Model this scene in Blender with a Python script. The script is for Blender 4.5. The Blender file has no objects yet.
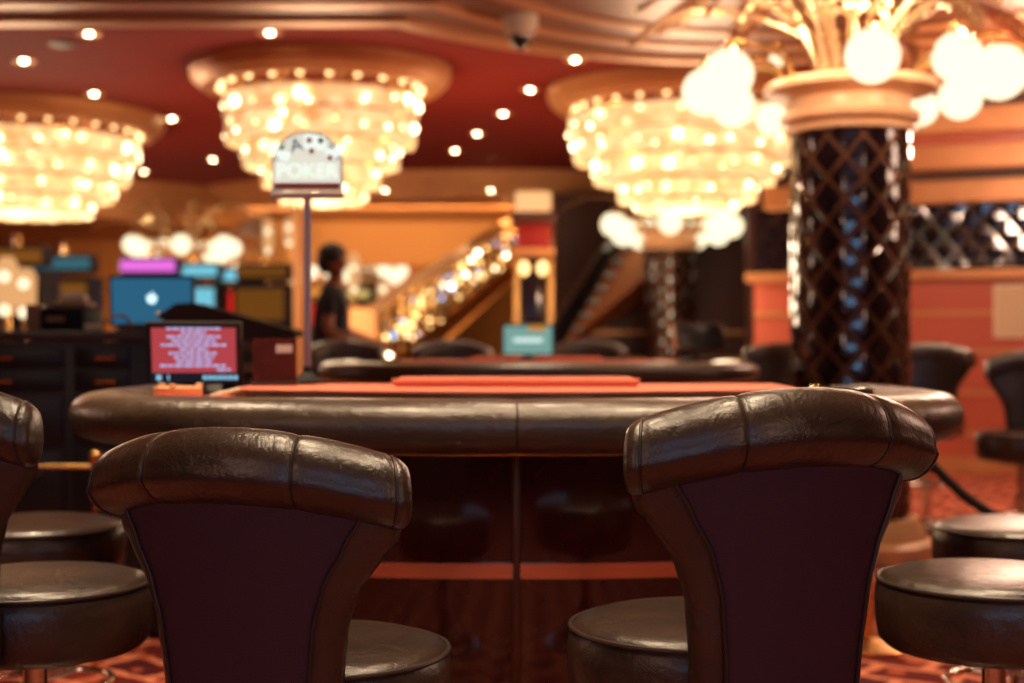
import bpy, math, random
from mathutils import Vector, Matrix
R = math.radians
PI = math.pi
random.seed(7)
sc = bpy.context.scene
C = sc.collection
F = 1422.2            # focal length in pixels of a 50 mm lens on a 36 mm sensor at 1024 px
H = 1.08              # eye height of the camera
def P(px, py, d):     # a spot of the photograph at a measured distance
    return Vector(((px - 512) * d / F, d, H + (341.5 - py) * d / F))
def srgb(r, g, b):
    return tuple(((c / 255) / 12.92 if c / 255 <= .04045 else ((c / 255 + .055) / 1.055) ** 2.4) for c in (r, g, b)) + (1,)

# ------------------------------------------------------------------ materials
MATS = {}
def mat(name, col, rough=.5, metal=0, spec=.5, coat=0, bump=None, emit=None, estr=0, alpha=1, trans=0, var=None, ior=1.45):
    m = bpy.data.materials.new(name); m.use_nodes = True
    nt = m.node_tree; b = nt.nodes['Principled BSDF']
    b.inputs['Base Color'].default_value = col
    b.inputs['Roughness'].default_value = rough
    b.inputs['Metallic'].default_value = metal
    b.inputs['Specular IOR Level'].default_value = spec
    b.inputs['Coat Weight'].default_value = coat
    b.inputs['Coat Roughness'].default_value = .08
    b.inputs['Transmission Weight'].default_value = trans
    b.inputs['Alpha'].default_value = alpha
    b.inputs['IOR'].default_value = ior
    if emit:
        b.inputs['Emission Color'].default_value = emit
        b.inputs['Emission Strength'].default_value = estr
    tc = nt.nodes.new('ShaderNodeTexCoord')
    if var:     # (scale, amount, second colour)
        n = nt.nodes.new('ShaderNodeTexNoise'); n.inputs['Scale'].default_value = var[0]; n.inputs['Detail'].default_value = 4
        nt.links.new(tc.outputs['Object'], n.inputs['Vector'])
        mx = nt.nodes.new('ShaderNodeMix'); mx.data_type = 'RGBA'
        rp = nt.nodes.new('ShaderNodeValToRGB'); rp.color_ramp.elements[0].position = .5 - var[1]; rp.color_ramp.elements[1].position = .5 + var[1]
        nt.links.new(n.outputs['Fac'], rp.inputs['Fac'])
        nt.links.new(rp.outputs['Color'], mx.inputs['Factor'])
        mx.inputs['A'].default_value = col; mx.inputs['B'].default_value = var[2]
        nt.links.new(mx.outputs['Result'], b.inputs['Base Color'])
    if bump:    # list of (scale, strength)
        prev = None
        for s, st in bump:
            n = nt.nodes.new('ShaderNodeTexNoise'); n.inputs['Scale'].default_value = s; n.inputs['Detail'].default_value = 6
            n.inputs['Distortion'].default_value = .6
            nt.links.new(tc.outputs['Object'], n.inputs['Vector'])
            bp = nt.nodes.new('ShaderNodeBump'); bp.inputs['Strength'].default_value = st; bp.inputs['Distance'].default_value = .01
            nt.links.new(n.outputs['Fac'], bp.inputs['Height'])
            if prev: nt.links.new(prev.outputs['Normal'], bp.inputs['Normal'])
            prev = bp
        nt.links.new(prev.outputs['Normal'], b.inputs['Normal'])
    MATS[name] = m
    return m
def emat(name, col, st, sample=True):
    m = bpy.data.materials.new(name); m.use_nodes = True
    nt = m.node_tree; nt.nodes.clear()
    e = nt.nodes.new('ShaderNodeEmission'); e.inputs[0].default_value = col; e.inputs[1].default_value = st
    o = nt.nodes.new('ShaderNodeOutputMaterial'); nt.links.new(e.outputs[0], o.inputs[0])
    if not sample: m.cycles.emission_sampling = 'NONE'
    MATS[name] = m
    return m

def leather(name, col, col2, rough):
    m = mat(name, col, rough, spec=.8, coat=.22, var=(9, .25, col2))
    nt = m.node_tree; b = nt.nodes['Principled BSDF']
    tc = nt.nodes['Texture Coordinate']
    v = nt.nodes.new('ShaderNodeTexVoronoi'); v.feature = 'DISTANCE_TO_EDGE'; v.inputs['Scale'].default_value = 230
    n = nt.nodes.new('ShaderNodeTexNoise'); n.inputs['Scale'].default_value = 13; n.inputs['Detail'].default_value = 8; n.inputs['Distortion'].default_value = 1.6
    w = nt.nodes.new('ShaderNodeTexNoise'); w.inputs['Scale'].default_value = 55; w.inputs['Detail'].default_value = 5; w.inputs['Distortion'].default_value = 2.5
    prev = None
    for t, out, st, dist in ((v, 'Distance', .10, .002), (n, 'Fac', .22, .02), (w, 'Fac', .22, .005)):
        nt.links.new(tc.outputs['Object'], t.inputs['Vector'])
        bp = nt.nodes.new('ShaderNodeBump'); bp.inputs['Strength'].default_value = st; bp.inputs['Distance'].default_value = dist
        nt.links.new(t.outputs[out], bp.inputs['Height'])
        if prev: nt.links.new(prev.outputs['Normal'], bp.inputs['Normal'])
        prev = bp
    nt.links.new(prev.outputs['Normal'], b.inputs['Normal'])
    b.inputs['Coat Roughness'].default_value = .25
    # worn patches are a little rougher
    mr = nt.nodes.new('ShaderNodeMapRange'); mr.inputs['To Min'].default_value = rough - .07; mr.inputs['To Max'].default_value = rough + .12
    nt.links.new(w.outputs['Fac'], mr.inputs['Value']); nt.links.new(mr.outputs['Result'], b.inputs['Roughness'])
    return m
M_leather = leather('brown_leather', (.060, .033, .021, 1), (.030, .016, .012, 1), .29)
M_rail = leather('rail_leather', (.085, .050, .030, 1), (.05, .03, .02, 1), .29)
M_panel = mat('maroon_back_cloth', (.080, .036, .048, 1), .62, spec=.25, bump=[(420, .25)])
M_pipe = mat('dark_piping', (.045, .026, .022, 1), .4)
M_chrome = mat('warm_chrome', (.75, .68, .6, 1), .12, 1)
M_brass = mat('brass', (.78, .47, .17, 1), .25, 1)
M_frond = mat('gilded_frond', (.95, .68, .36, 1), .27, .8)
M_brass_m = mat('satin_brass', (.70, .40, .15, 1), .38, 1, bump=[(30, .1)])
M_gold = mat('gold_leaf_paint', srgb(216, 156, 102), .42, .3, bump=[(14, .15)], var=(3, .3, srgb(196, 132, 82)))
M_cream = mat('cream_gold_stone', srgb(248, 204, 156), .4, .05, var=(6, .3, srgb(236, 180, 128)))
M_black = mat('black_lacquer', (.012, .009, .01, 1), .12, coat=.5)
M_blackm = mat('black_plastic', (.016, .012, .014, 1), .6, spec=.22)
M_dark = mat('dark_wood', (.03, .014, .011, 1), .35, var=(5, .3, (.05, .02, .015, 1)))
M_mahog = mat('lacquered_mahogany', (.07, .009, .007, 1), .06, coat=.8, spec=.6, var=(7, .3, (.05, .008, .006, 1)))
M_felt = mat('red_orange_felt', srgb(216, 120, 96), .8, spec=.3, bump=[(600, .2)], var=(40, .3, srgb(206, 108, 84)))
M_copper = mat('copper_band', (1, .50, .28, 1), .22, .85)
M_redceil = mat('oxblood_ceiling_paint', srgb(136, 42, 33), .75, spec=.15, var=(.8, .3, srgb(126, 37, 29)))
M_redwall = mat('red_wall_panel', srgb(198, 104, 80), .35, coat=.1, var=(2, .3, srgb(184, 92, 70)))
M_tan = mat('amber_plaster', srgb(222, 158, 94), .7, var=(.6, .4, srgb(208, 142, 82)))
M_bronze = mat('bronze_soffit', srgb(150, 92, 56), .38, .3, var=(1.2, .4, srgb(122, 72, 46)))
M_brownd = mat('dark_brown_panel', srgb(80, 36, 20), .5, var=(2, .4, srgb(60, 26, 16)))
M_soffit2 = mat('tan_brown_plaster', srgb(150, 86, 44), .6)
M_tile = mat('black_mirror_glass', (.010, .006, .008, 1), .05, spec=.8, coat=1)
M_lattice = mat('aged_bronze_strip', srgb(112, 72, 48), .4, .5)
M_globe = emat('lit_opal_globe', (1, .83, .53, 1), 1.55)
M_bulb = emat('lit_bulb', (1, .76, .42, 1), 9, False)
M_bulb2 = emat('dimmer_lit_bulb', (1, .72, .36, 1), 3.5, False)
M_smallbulb = emat('lit_string_bulb', (1, .62, .26, 1), 4, False)
M_down = emat('lit_downlight_lens', (1, .78, .46, 1), 30, False)
M_skin = mat('skin', srgb(150, 88, 58), .5)
M_hair = mat('dark_hair', (.012, .008, .007, 1), .5)
M_shirt = mat('black_shirt', (.012, .010, .014, 1), .8)
M_trouser = mat('black_trousers', (.01, .01, .012, 1), .8)
M_whitep = mat('off_white_paper', srgb(226, 206, 176), .6)
M_beige = mat('beige_plastic', srgb(178, 128, 84), .5)

def crystal_mat():
    m = bpy.data.materials.new('lit_crystal'); m.use_nodes = True
    nt = m.node_tree; b = nt.nodes['Principled BSDF']
    b.inputs['Base Color'].default_value = (.9, .72, .45, 1); b.inputs['Roughness'].default_value = .12
    b.inputs['Specular IOR Level'].default_value = .8
    tc = nt.nodes.new('ShaderNodeTexCoord')
    n = nt.nodes.new('ShaderNodeTexNoise'); n.inputs['Scale'].default_value = 9; n.inputs['Detail'].default_value = 5
    nt.links.new(tc.outputs['Object'], n.inputs['Vector'])
    rp = nt.nodes.new('ShaderNodeValToRGB')
    rp.color_ramp.elements[0].position = .36; rp.color_ramp.elements[0].color = (.46, .21, .075, 1)
    rp.color_ramp.elements[1].position = .66; rp.color_ramp.elements[1].color = (1.0, .72, .40, 1)
    nt.links.new(n.outputs['Fac'], rp.inputs['Fac']); nt.links.new(rp.outputs['Color'], b.inputs['Emission Color'])
    b.inputs['Emission Strength'].default_value = .72
    return m
M_crystal = crystal_mat()

def carpet_mat():
    m = bpy.data.materials.new('patterned_carpet'); m.use_nodes = True
    nt = m.node_tree; b = nt.nodes['Principled BSDF']; b.inputs['Roughness'].default_value = .9; b.inputs['Specular IOR Level'].default_value = .1
    tc = nt.nodes.new('ShaderNodeTexCoord')
    mp = nt.nodes.new('ShaderNodeMapping'); mp.inputs['Rotation'].default_value = (0, 0, R(38)); mp.inputs['Scale'].default_value = (3.4, 3.4, 1)
    nt.links.new(tc.outputs['Object'], mp.inputs['Vector'])
    wob = nt.nodes.new('ShaderNodeTexNoise'); wob.inputs['Scale'].default_value = 1.6
    nt.links.new(mp.outputs[0], wob.inputs['Vector'])
    addv = nt.nodes.new('ShaderNodeVectorMath'); addv.operation = 'MULTIPLY_ADD'
    nt.links.new(wob.outputs['Color'], addv.inputs[0]); addv.inputs[1].default_value = (.35, .35, 0)
    nt.links.new(mp.outputs[0], addv.inputs[2])
    br = nt.nodes.new('ShaderNodeTexBrick'); br.offset = .5; br.inputs['Scale'].default_value = 1
    br.inputs['Mortar Size'].default_value = .07; br.inputs['Brick Width'].default_value = 1.0; br.inputs['Row Height'].default_value = .62
    br.inputs['Color1'].default_value = srgb(116, 38, 32); br.inputs['Color2'].default_value = srgb(80, 26, 30); br.inputs['Mortar'].default_value = srgb(222, 130, 98)
    nt.links.new(addv.outputs[0], br.inputs['Vector'])
    v = nt.nodes.new('ShaderNodeTexVoronoi'); v.inputs['Scale'].default_value = 2.3
    nt.links.new(mp.outputs[0], v.inputs['Vector'])
    rp = nt.nodes.new('ShaderNodeValToRGB'); rp.color_ramp.elements[0].position = .24; rp.color_ramp.elements[1].position = .30
    rp.color_ramp.elements[0].color = (1, 1, 1, 1); rp.color_ramp.elements[1].color = (0, 0, 0, 1)
    nt.links.new(v.outputs['Distance'], rp.inputs['Fac'])
    mx = nt.nodes.new('ShaderNodeMix'); mx.data_type = 'RGBA'
    nt.links.new(rp.outputs['Color'], mx.inputs['Factor']); nt.links.new(br.outputs['Color'], mx.inputs['A']); mx.inputs['B'].default_value = srgb(190, 92, 66)
    nt.links.new(mx.outputs['Result'], b.inputs['Base Color'])
    return m
M_carpet = carpet_mat()

# ------------------------------------------------------------------ mesh helpers
class MB:
    def __init__(s): s.v = []; s.f = []; s.mi = []; s.cur = 0
    def add(s, vs, fs):
        b = len(s.v); s.v += [tuple(x) for x in vs]
        s.f += [tuple(i + b for i in f) for f in fs]; s.mi += [s.cur] * len(fs)
        return s
    def box(s, c, d, rot=None, bev=0):
        x, y, z = d[0] / 2, d[1] / 2, d[2] / 2
        if bev <= 0:
            vs = [Vector((i * x, j * y, k * z)) for i in (-1, 1) for j in (-1, 1) for k in (-1, 1)]
            fs = [(0, 1, 3, 2), (4, 6, 7, 5), (0, 4, 5, 1), (2, 3, 7, 6), (0, 2, 6, 4), (1, 5, 7, 3)]
        else:      # chamfered box: stacked rounded rings
            bev = min(bev, x * .98, y * .98, z * .98)
            def ring(ix, iy, zz, n=3):
                out = []
                for q, (sx, sy) in enumerate(((1, 1), (-1, 1), (-1, -1), (1, -1))):
                    for k in range(n + 1):
                        a = PI / 2 * q + PI / 2 * k / n
                        out.append(Vector((sx * (x - bev) + math.cos(a) * ix, sy * (y - bev) + math.sin(a) * iy, zz)))
                return out
            rings = []
            for k in range(4):
                a = PI / 2 * k / 3
                rings.append(ring(bev * math.sin(a), bev * math.sin(a), -z + bev - bev * math.cos(a)))
            for k in range(4):
                a = PI / 2 * k / 3
                rings.append(ring(bev * math.cos(a), bev * math.cos(a), z - bev + bev * math.sin(a)))
            n = len(rings[0]); vs = [p for r in rings for p in r]; fs = []
            for i in range(len(rings) - 1):
                for j in range(n):
                    fs.append((i * n + j, i * n + (j + 1) % n, (i + 1) * n + (j + 1) % n, (i + 1) * n + j))
            fs.append(tuple(reversed(range(n)))); fs.append(tuple((len(rings) - 1) * n + j for j in range(n)))
        if rot is not None: vs = [rot @ v for v in vs]
        return s.add([Vector(c) + v for v in vs], fs)
    def lathe(s, prof, c=(0, 0, 0), n=32, cap=True, sy=1.0):
        vs = []; fs = []
        for r, z in prof:
            for k in range(n):
                a = 2 * PI * k / n; vs.append((c[0] + r * math.cos(a), c[1] + sy * r * math.sin(a), c[2] + z))
        for i in range(len(prof) - 1):
            for k in range(n):
                fs.append((i * n + k, i * n + (k + 1) % n, (i + 1) * n + (k + 1) % n, (i + 1) * n + k))
        if cap:
            fs.append(tuple(reversed(range(n)))); fs.append(tuple((len(prof) - 1) * n + k for k in range(n)))
        return s.add(vs, fs)
    def sphere(s, c, r, n=20, m=12, sc3=(1, 1, 1)):
        vs = []; fs = []
        for i in range(m + 1):
            t = PI * i / m
            for k in range(n):
                a = 2 * PI * k / n
                vs.append((c[0] + sc3[0] * r * math.sin(t) * math.cos(a), c[1] + sc3[1] * r * math.sin(t) * math.sin(a), c[2] - sc3[2] * r * math.cos(t)))
        for i in range(m):
            for k in range(n):
                fs.append((i * n + k, i * n + (k + 1) % n, (i + 1) * n + (k + 1) % n, (i + 1) * n + k))
        return s.add(vs, fs)
    def tube(s, pts, r, n=8, closed=False, flat=1.0):
        pts = [Vector(p) for p in pts]; m = len(pts)
        rr = r if isinstance(r, (list, tuple)) else [r] * m
        vs = []; up0 = None
        for i, p in enumerate(pts):
            if closed: t = pts[(i + 1) % m] - pts[i - 1]
            else: t = pts[min(i + 1, m - 1)] - pts[max(i - 1, 0)]
            t.normalize()
            if up0 is None: up0 = Vector((0, 0, 1)) if abs(t.z) < .9 else Vector((1, 0, 0))
            a = t.cross(up0).normalized(); b = a.cross(t).normalized(); up0 = b
            for k in range(n):
                g = 2 * PI * k / n
                vs.append(p + a * math.cos(g) * rr[i] + b * math.sin(g) * rr[i] * flat)
        fs = []
        for i in range(m if closed else m - 1):
            j = (i + 1) % m
            for k in range(n):
                fs.append((i * n + k, i * n + (k + 1) % n, j * n + (k + 1) % n, j * n + k))
        if not closed:
            fs.append(tuple(reversed(range(n)))); fs.append(tuple((m - 1) * n + k for k in range(n)))
        return s.add(vs, fs)
    def prism(s, poly, z0, z1):
        n = len(poly)
        vs = [(x, y, z0) for x, y in poly] + [(x, y, z1) for x, y in poly]
        fs = [(i, (i + 1) % n, n + (i + 1) % n, n + i) for i in range(n)]
        fs.append(tuple(reversed(range(n)))); fs.append(tuple(range(n, 2 * n)))
        return s.add(vs, fs)
    def xf(s, mtx):
        s.v = [tuple(mtx @ Vector(v)) for v in s.v]; return s
    def build(s, name, m, parent=None, smooth=True, angle=40, loc=None):
        me = bpy.data.meshes.new(name); me.from_pydata(s.v, [], s.f); me.update()
        for x in (m if isinstance(m, (list, tuple)) else [m]): me.materials.append(x)
        if isinstance(m, (list, tuple)):
            for p, i in zip(me.polygons, s.mi): p.material_index = i
        if smooth:
            me.shade_smooth(); me.set_sharp_from_angle(angle=R(angle))
        import bmesh
        bm = bmesh.new(); bm.from_mesh(me); bmesh.ops.recalc_face_normals(bm, faces=bm.faces); bm.to_mesh(me); bm.free()
        o = bpy.data.objects.new(name, me); C.objects.link(o)
        if parent is not None: o.parent = parent
        if loc is not None: o.location = loc
        return o
def tag(o, label=None, cat=None, group=None, kind=None):
    if label: o['label'] = label
    if cat: o['category'] = cat
    if group: o['group'] = group
    if kind: o['kind'] = kind
    return o
def empty(name, loc=(0, 0, 0), rz=0):
    o = bpy.data.objects.new(name, None); C.objects.link(o); o.location = loc; o.rotation_euler = (0, 0, rz); o.empty_display_size = .05
    return o
def dup(root, loc, rz, label, cat=None, group=None, sca=None):
    r = root.copy(); C.objects.link(r); r.location = loc; r.rotation_euler = (0, 0, rz); r['label'] = label
    if group: r['group'] = group
    if sca: r.scale = (sca,) * 3
    def kids(a, b):
        for ch in list(a.children):
            c = ch.copy(); C.objects.link(c); c.parent = b; kids(ch, c)
    kids(root, r)
    return r
def smooth_path(pts, k=6):
    pts = [Vector(p) for p in pts]; out = []
    for i in range(len(pts) - 1):
        p0 = pts[max(i - 1, 0)]; p1 = pts[i]; p2 = pts[i + 1]; p3 = pts[min(i + 2, len(pts) - 1)]
        for j in range(k):
            t = j / k
            out.append(.5 * ((2 * p1) + (p2 - p0) * t + (2 * p0 - 5 * p1 + 4 * p2 - p3) * t * t + (3 * p1 - p0 - 3 * p2 + p3) * t ** 3))
    out.append(pts[-1]); return out
def interp(tab, z):
    if tab is WT: return interp(WT2, z)
    for (a, va), (b, vb) in zip(tab, tab[1:]):
        if z <= b:
            t = max(0, (z - a) / (b - a)); t = t * t * (3 - 2 * t) * .5 + t * .5
            return va + (vb - va) * t
    return tab[-1][1]
def text(body, size, m, parent, loc, rot, ex=.0004, name='lettering'):
    cu = bpy.data.curves.new(name, 'FONT'); cu.body = body; cu.size = size; cu.align_x = 'CENTER'; cu.align_y = 'CENTER'; cu.extrude = ex
    cu.materials.append(m); tmp = bpy.data.objects.new(name, cu); C.objects.link(tmp); bpy.context.view_layer.update()
    me = bpy.data.meshes.new_from_object(tmp.evaluated_get(bpy.context.evaluated_depsgraph_get())); bpy.data.objects.remove(tmp)
    o = bpy.data.objects.new(name, me); C.objects.link(o); o.parent = parent; o.location = loc; o.rotation_euler = rot
    return o

# ------------------------------------------------------------------ the stool
WT = [(.44, .134), (.59, .140), (.69, .150), (.75, .166), (.81, .196), (.86, .222), (.94, .232)]
WT2 = [(a, b_ * 1.03) for a, b_ in WT]
def back_y(x, z): return -.225 + x * x * 1.25 - max(0, z - .55) * .10
def make_stool():
    t = empty('bar_stool')
    # seat
    s = MB()
    s.lathe([(.02, .478), (.15, .48), (.195, .487), (.208, .500), (.213, .53), (.214, .565), (.211, .590), (.205, .598)], n=56, cap=True)
    s.lathe([(.205, .599), (.200, .606), (.18, .613), (.13, .620), (.06, .6235), (.0015, .624)], n=56, cap=True)
    seat = s.build('seat', M_leather, t)
    w = MB(); w.tube([(.2085 * math.cos(2 * PI * k / 64), .2085 * math.sin(2 * PI * k / 64), .600) for k in range(64)], .0042, 8, closed=True)
    w.build('piping', M_pipe, seat)
    # backrest shell
    b = MB(); nz = 22; nphi = 48; vs = []; fs = []
    for i in range(nz):
        z = .455 + (.945 - .455) * i / (nz - 1); wd = interp(WT, z); th = .030 if z > .5 else .026
        for k in range(nphi):
            a = 2 * PI * k / nphi; ca, sa = math.cos(a), math.sin(a)
            x = wd * math.copysign(abs(ca) ** .55, ca); y = math.copysign(abs(sa) ** .6, sa) * th
            vs.append((x, back_y(x, z) + y, z - max(0, z - .6) / .345 * .060 * (x / .235) ** 2))
    for i in range(nz - 1):
        for k in range(nphi): fs.append((i * nphi + k, i * nphi + (k + 1) % nphi, (i + 1) * nphi + (k + 1) % nphi, (i + 1) * nphi + k))
    fs.append(tuple(reversed(range(nphi)))); fs.append(tuple((nz - 1) * nphi + k for k in range(nphi)))
    b.add(vs, fs); back = b.build('backrest', M_leather, t, angle=60)
    # rear panel of maroon cloth, slightly proud, edged by piping
    pz = [.47 + (.905 - .47) * i / 20 for i in range(21)]; g = MB(); vs = []; fs = []; nx = 18
    for z in pz:
        hw = interp(WT, z) - .034
        for off in (.0345, .028):
            for k in range(nx + 1):
                x = hw * (-1 + 2 * k / nx); e = 1 - .10 * abs(-1 + 2 * k / nx) ** 8
                vs.append((x, back_y(x, z) - off * e, z))
    n2 = 2 * (nx + 1)
    for i in range(20):
        a, c = i * n2, (i + 1) * n2
        for k in range(nx):
            fs.append((a + k, a + k + 1, c + k + 1, c + k)); fs.append((a + nx + 1 + k, c + nx + 1 + k, c + nx + 2 + k, a + nx + 2 + k))
        fs.append((a, c, c + nx + 1, a + nx + 1)); fs.append((a + nx, a + 2 * nx + 1, c + 2 * nx + 1, c + nx))
    g.add(vs, fs); g.build('back_panel', M_panel, back)
    for sx in (-1, 1):
        w = MB(); w.tube([(sx * (interp(WT, z) - .031), back_y(interp(WT, z) - .031, z) - .0335, z) for z in pz], .0035, 8)
        w.build('piping', M_pipe, back)
    # padded top roll with three stitched segments
    nu = 84; ns = 36; Rr = .41; vs = []; fs = []; half = R(35.5)
    def rollc(u):
        th = u * half
        return Vector((Rr * math.sin(th), -.268 + Rr * (1 - math.cos(th)) * 1.0 - .006, .922 - .042 * u * u)), th
    def rad(u):
        a = .0575 - .004 * u * u
        for sm in (-.42, .42): a -= .0024 * math.exp(-((u - sm) / .014) ** 2) + .0015 * math.exp(-((u - sm) / .06) ** 2)
        a -= .0030 * math.exp(-((abs(u) - .93) / .010) ** 2)
        if abs(u) > .93: a *= 1 - .10 * ((abs(u) - .93) / .07) ** 2
        return a
    us = [-1 + 2 * i / nu for i in range(nu + 1)]
    us = sorted(us + [x for sm in (-.42, .42) for x in (sm - .008, sm, sm + .008, sm - .017, sm + .017)])
    for u in us:
        c, th = rollc(u); a = rad(u); out = Vector((math.sin(th), -math.cos(th), 0))
        for k in range(ns):
            g_ = 2 * PI * k / ns
            lo = math.sin(g_); bulge = 1.0 + (.10 if lo < 0 else 0) * (1 - abs(lo))
            vs.append(c + out * (math.cos(g_) * a * .95 * bulge) + Vector((0, 0, lo * a * .98)))
    m = len(us)
    for i in range(m - 1):
        for k in range(ns): fs.append((i * ns + k, i * ns + (k + 1) % ns, (i + 1) * ns + (k + 1) % ns, (i + 1) * ns + k))
    for sgn, idx in ((-1, 0), (1, m - 1)):      # bulged end caps
        c, th = rollc(sgn); tg = Vector((math.cos(th), math.sin(th), 0)) * sgn; base = idx * ns; prev = base
        for q, (sf, ou) in enumerate(((.90, .004), (.6, .007), (.2, .008))):
            st = len(vs)
            for k in range(ns): vs.append(c + (Vector(vs[base + k]) - c) * sf + tg * ou)
            for k in range(ns): fs.append((prev + k, prev + (k + 1) % ns, st + (k + 1) % ns, st + k))
            prev = st
        fs.append(tuple(prev + k for k in range(ns)))
    r = MB(); r.add(vs, fs); roll = r.build('top_roll', M_leather, back, angle=75)
    for sm in (-.935, .935, -.42, .42):
        c, th = rollc(sm); a = rad(sm) + .0006; out = Vector((math.sin(th), -math.cos(th), 0))
        w = MB(); pts = []
        for k in range(40):
            g_ = 2 * PI * k / 40; lo = math.sin(g_); bulge = 1.0 + (.10 if lo < 0 else 0) * (1 - abs(lo))
            pts.append(c + out * (math.cos(g_) * a * .95 * bulge) + Vector((0, 0, lo * a * .98)))
        w.tube(pts, .0013 if abs(sm) < .5 else .0022, 6, closed=True); w.build('seam', M_pipe, roll)
    w = MB(); w.box((0, -.19, .487), (.12, .14, .012), bev=.004); w.build('back_bracket', M_blackm, t)
    # pedestal
    w = MB(); w.lathe([(.10, .470), (.10, .478), (.02, .479)], n=32); w.build('seat_plate', M_blackm, t)
    w = MB(); w.lathe([(.028, .035), (.028, .30), (.034, .305), (.034, .33), (.022, .335), (.022, .47)], n=24); w.build('pedestal', M_chrome, t)
    w = MB(); w.lathe([(.215, .0), (.22, .006), (.215, .012), (.16, .022), (.06, .034), (.03, .05)], n=48); w.build('base_plate', M_chrome, t)
    fr = MB(); fr.tube([(.15 * math.cos(2 * PI * k / 48), .03 + .15 * math.sin(2 * PI * k / 48), .23) for k in range(48)], .009, 10, closed=True)
    for a in (0, 120, 240): fr.tube([(.026 * math.cos(R(a + 30)), .026 * math.sin(R(a + 30)), .23), (.148 * math.cos(R(a + 30)), .03 + .148 * math.sin(R(a + 30)), .23)], .007, 8)
    fr.build('footrest', M_chrome, t)
    return t
st0 = make_stool()
def rz_for(dx, dy): return math.atan2(-dx, dy)     # local +Y turned to (dx, dy)
st0.location = (-.310, 2.275, 0); st0.rotation_euler = (0, 0, rz_for(.34, .94)); st0.scale = (1, 1, 1 - .012 / .6)
tag(st0, 'brown leather bar stool seen from behind, in front of the red text monitor, lower roll', 'bar stool', 'stools at the near gaming table')
def stool(x, y, dx, dy, dz, label, group, sx=1): 
    s = dup(st0, (x, y, 0), rz_for(dx, dy), label, group=group)
    s.scale = (sx, 1, 1 + dz / .6)
    return s
G1 = 'stools at the near gaming table'
stool(.309, 2.30, -.42, .91, .022, 'brown leather bar stool seen from behind, in front of the diamond-tiled column', G1, 1.035)
stool(-.892, 2.66, .53, .85, .028, 'stool cut by the left edge of the photo, its round seat brightly lit gold', G1)
stool(.888, 2.62, -.75, .66, .040, 'stool whose lit round leather seat stands right of the right-hand chair back', G1)
stool(-1.17, 3.50, .95, .25, .025, 'farther round stool seat below the left end of the padded rail', G1)
stool(1.255, 3.50, -.95, .2, .02, 'farther round stool seat at the right edge, beyond the nearer seat', G1)

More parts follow.
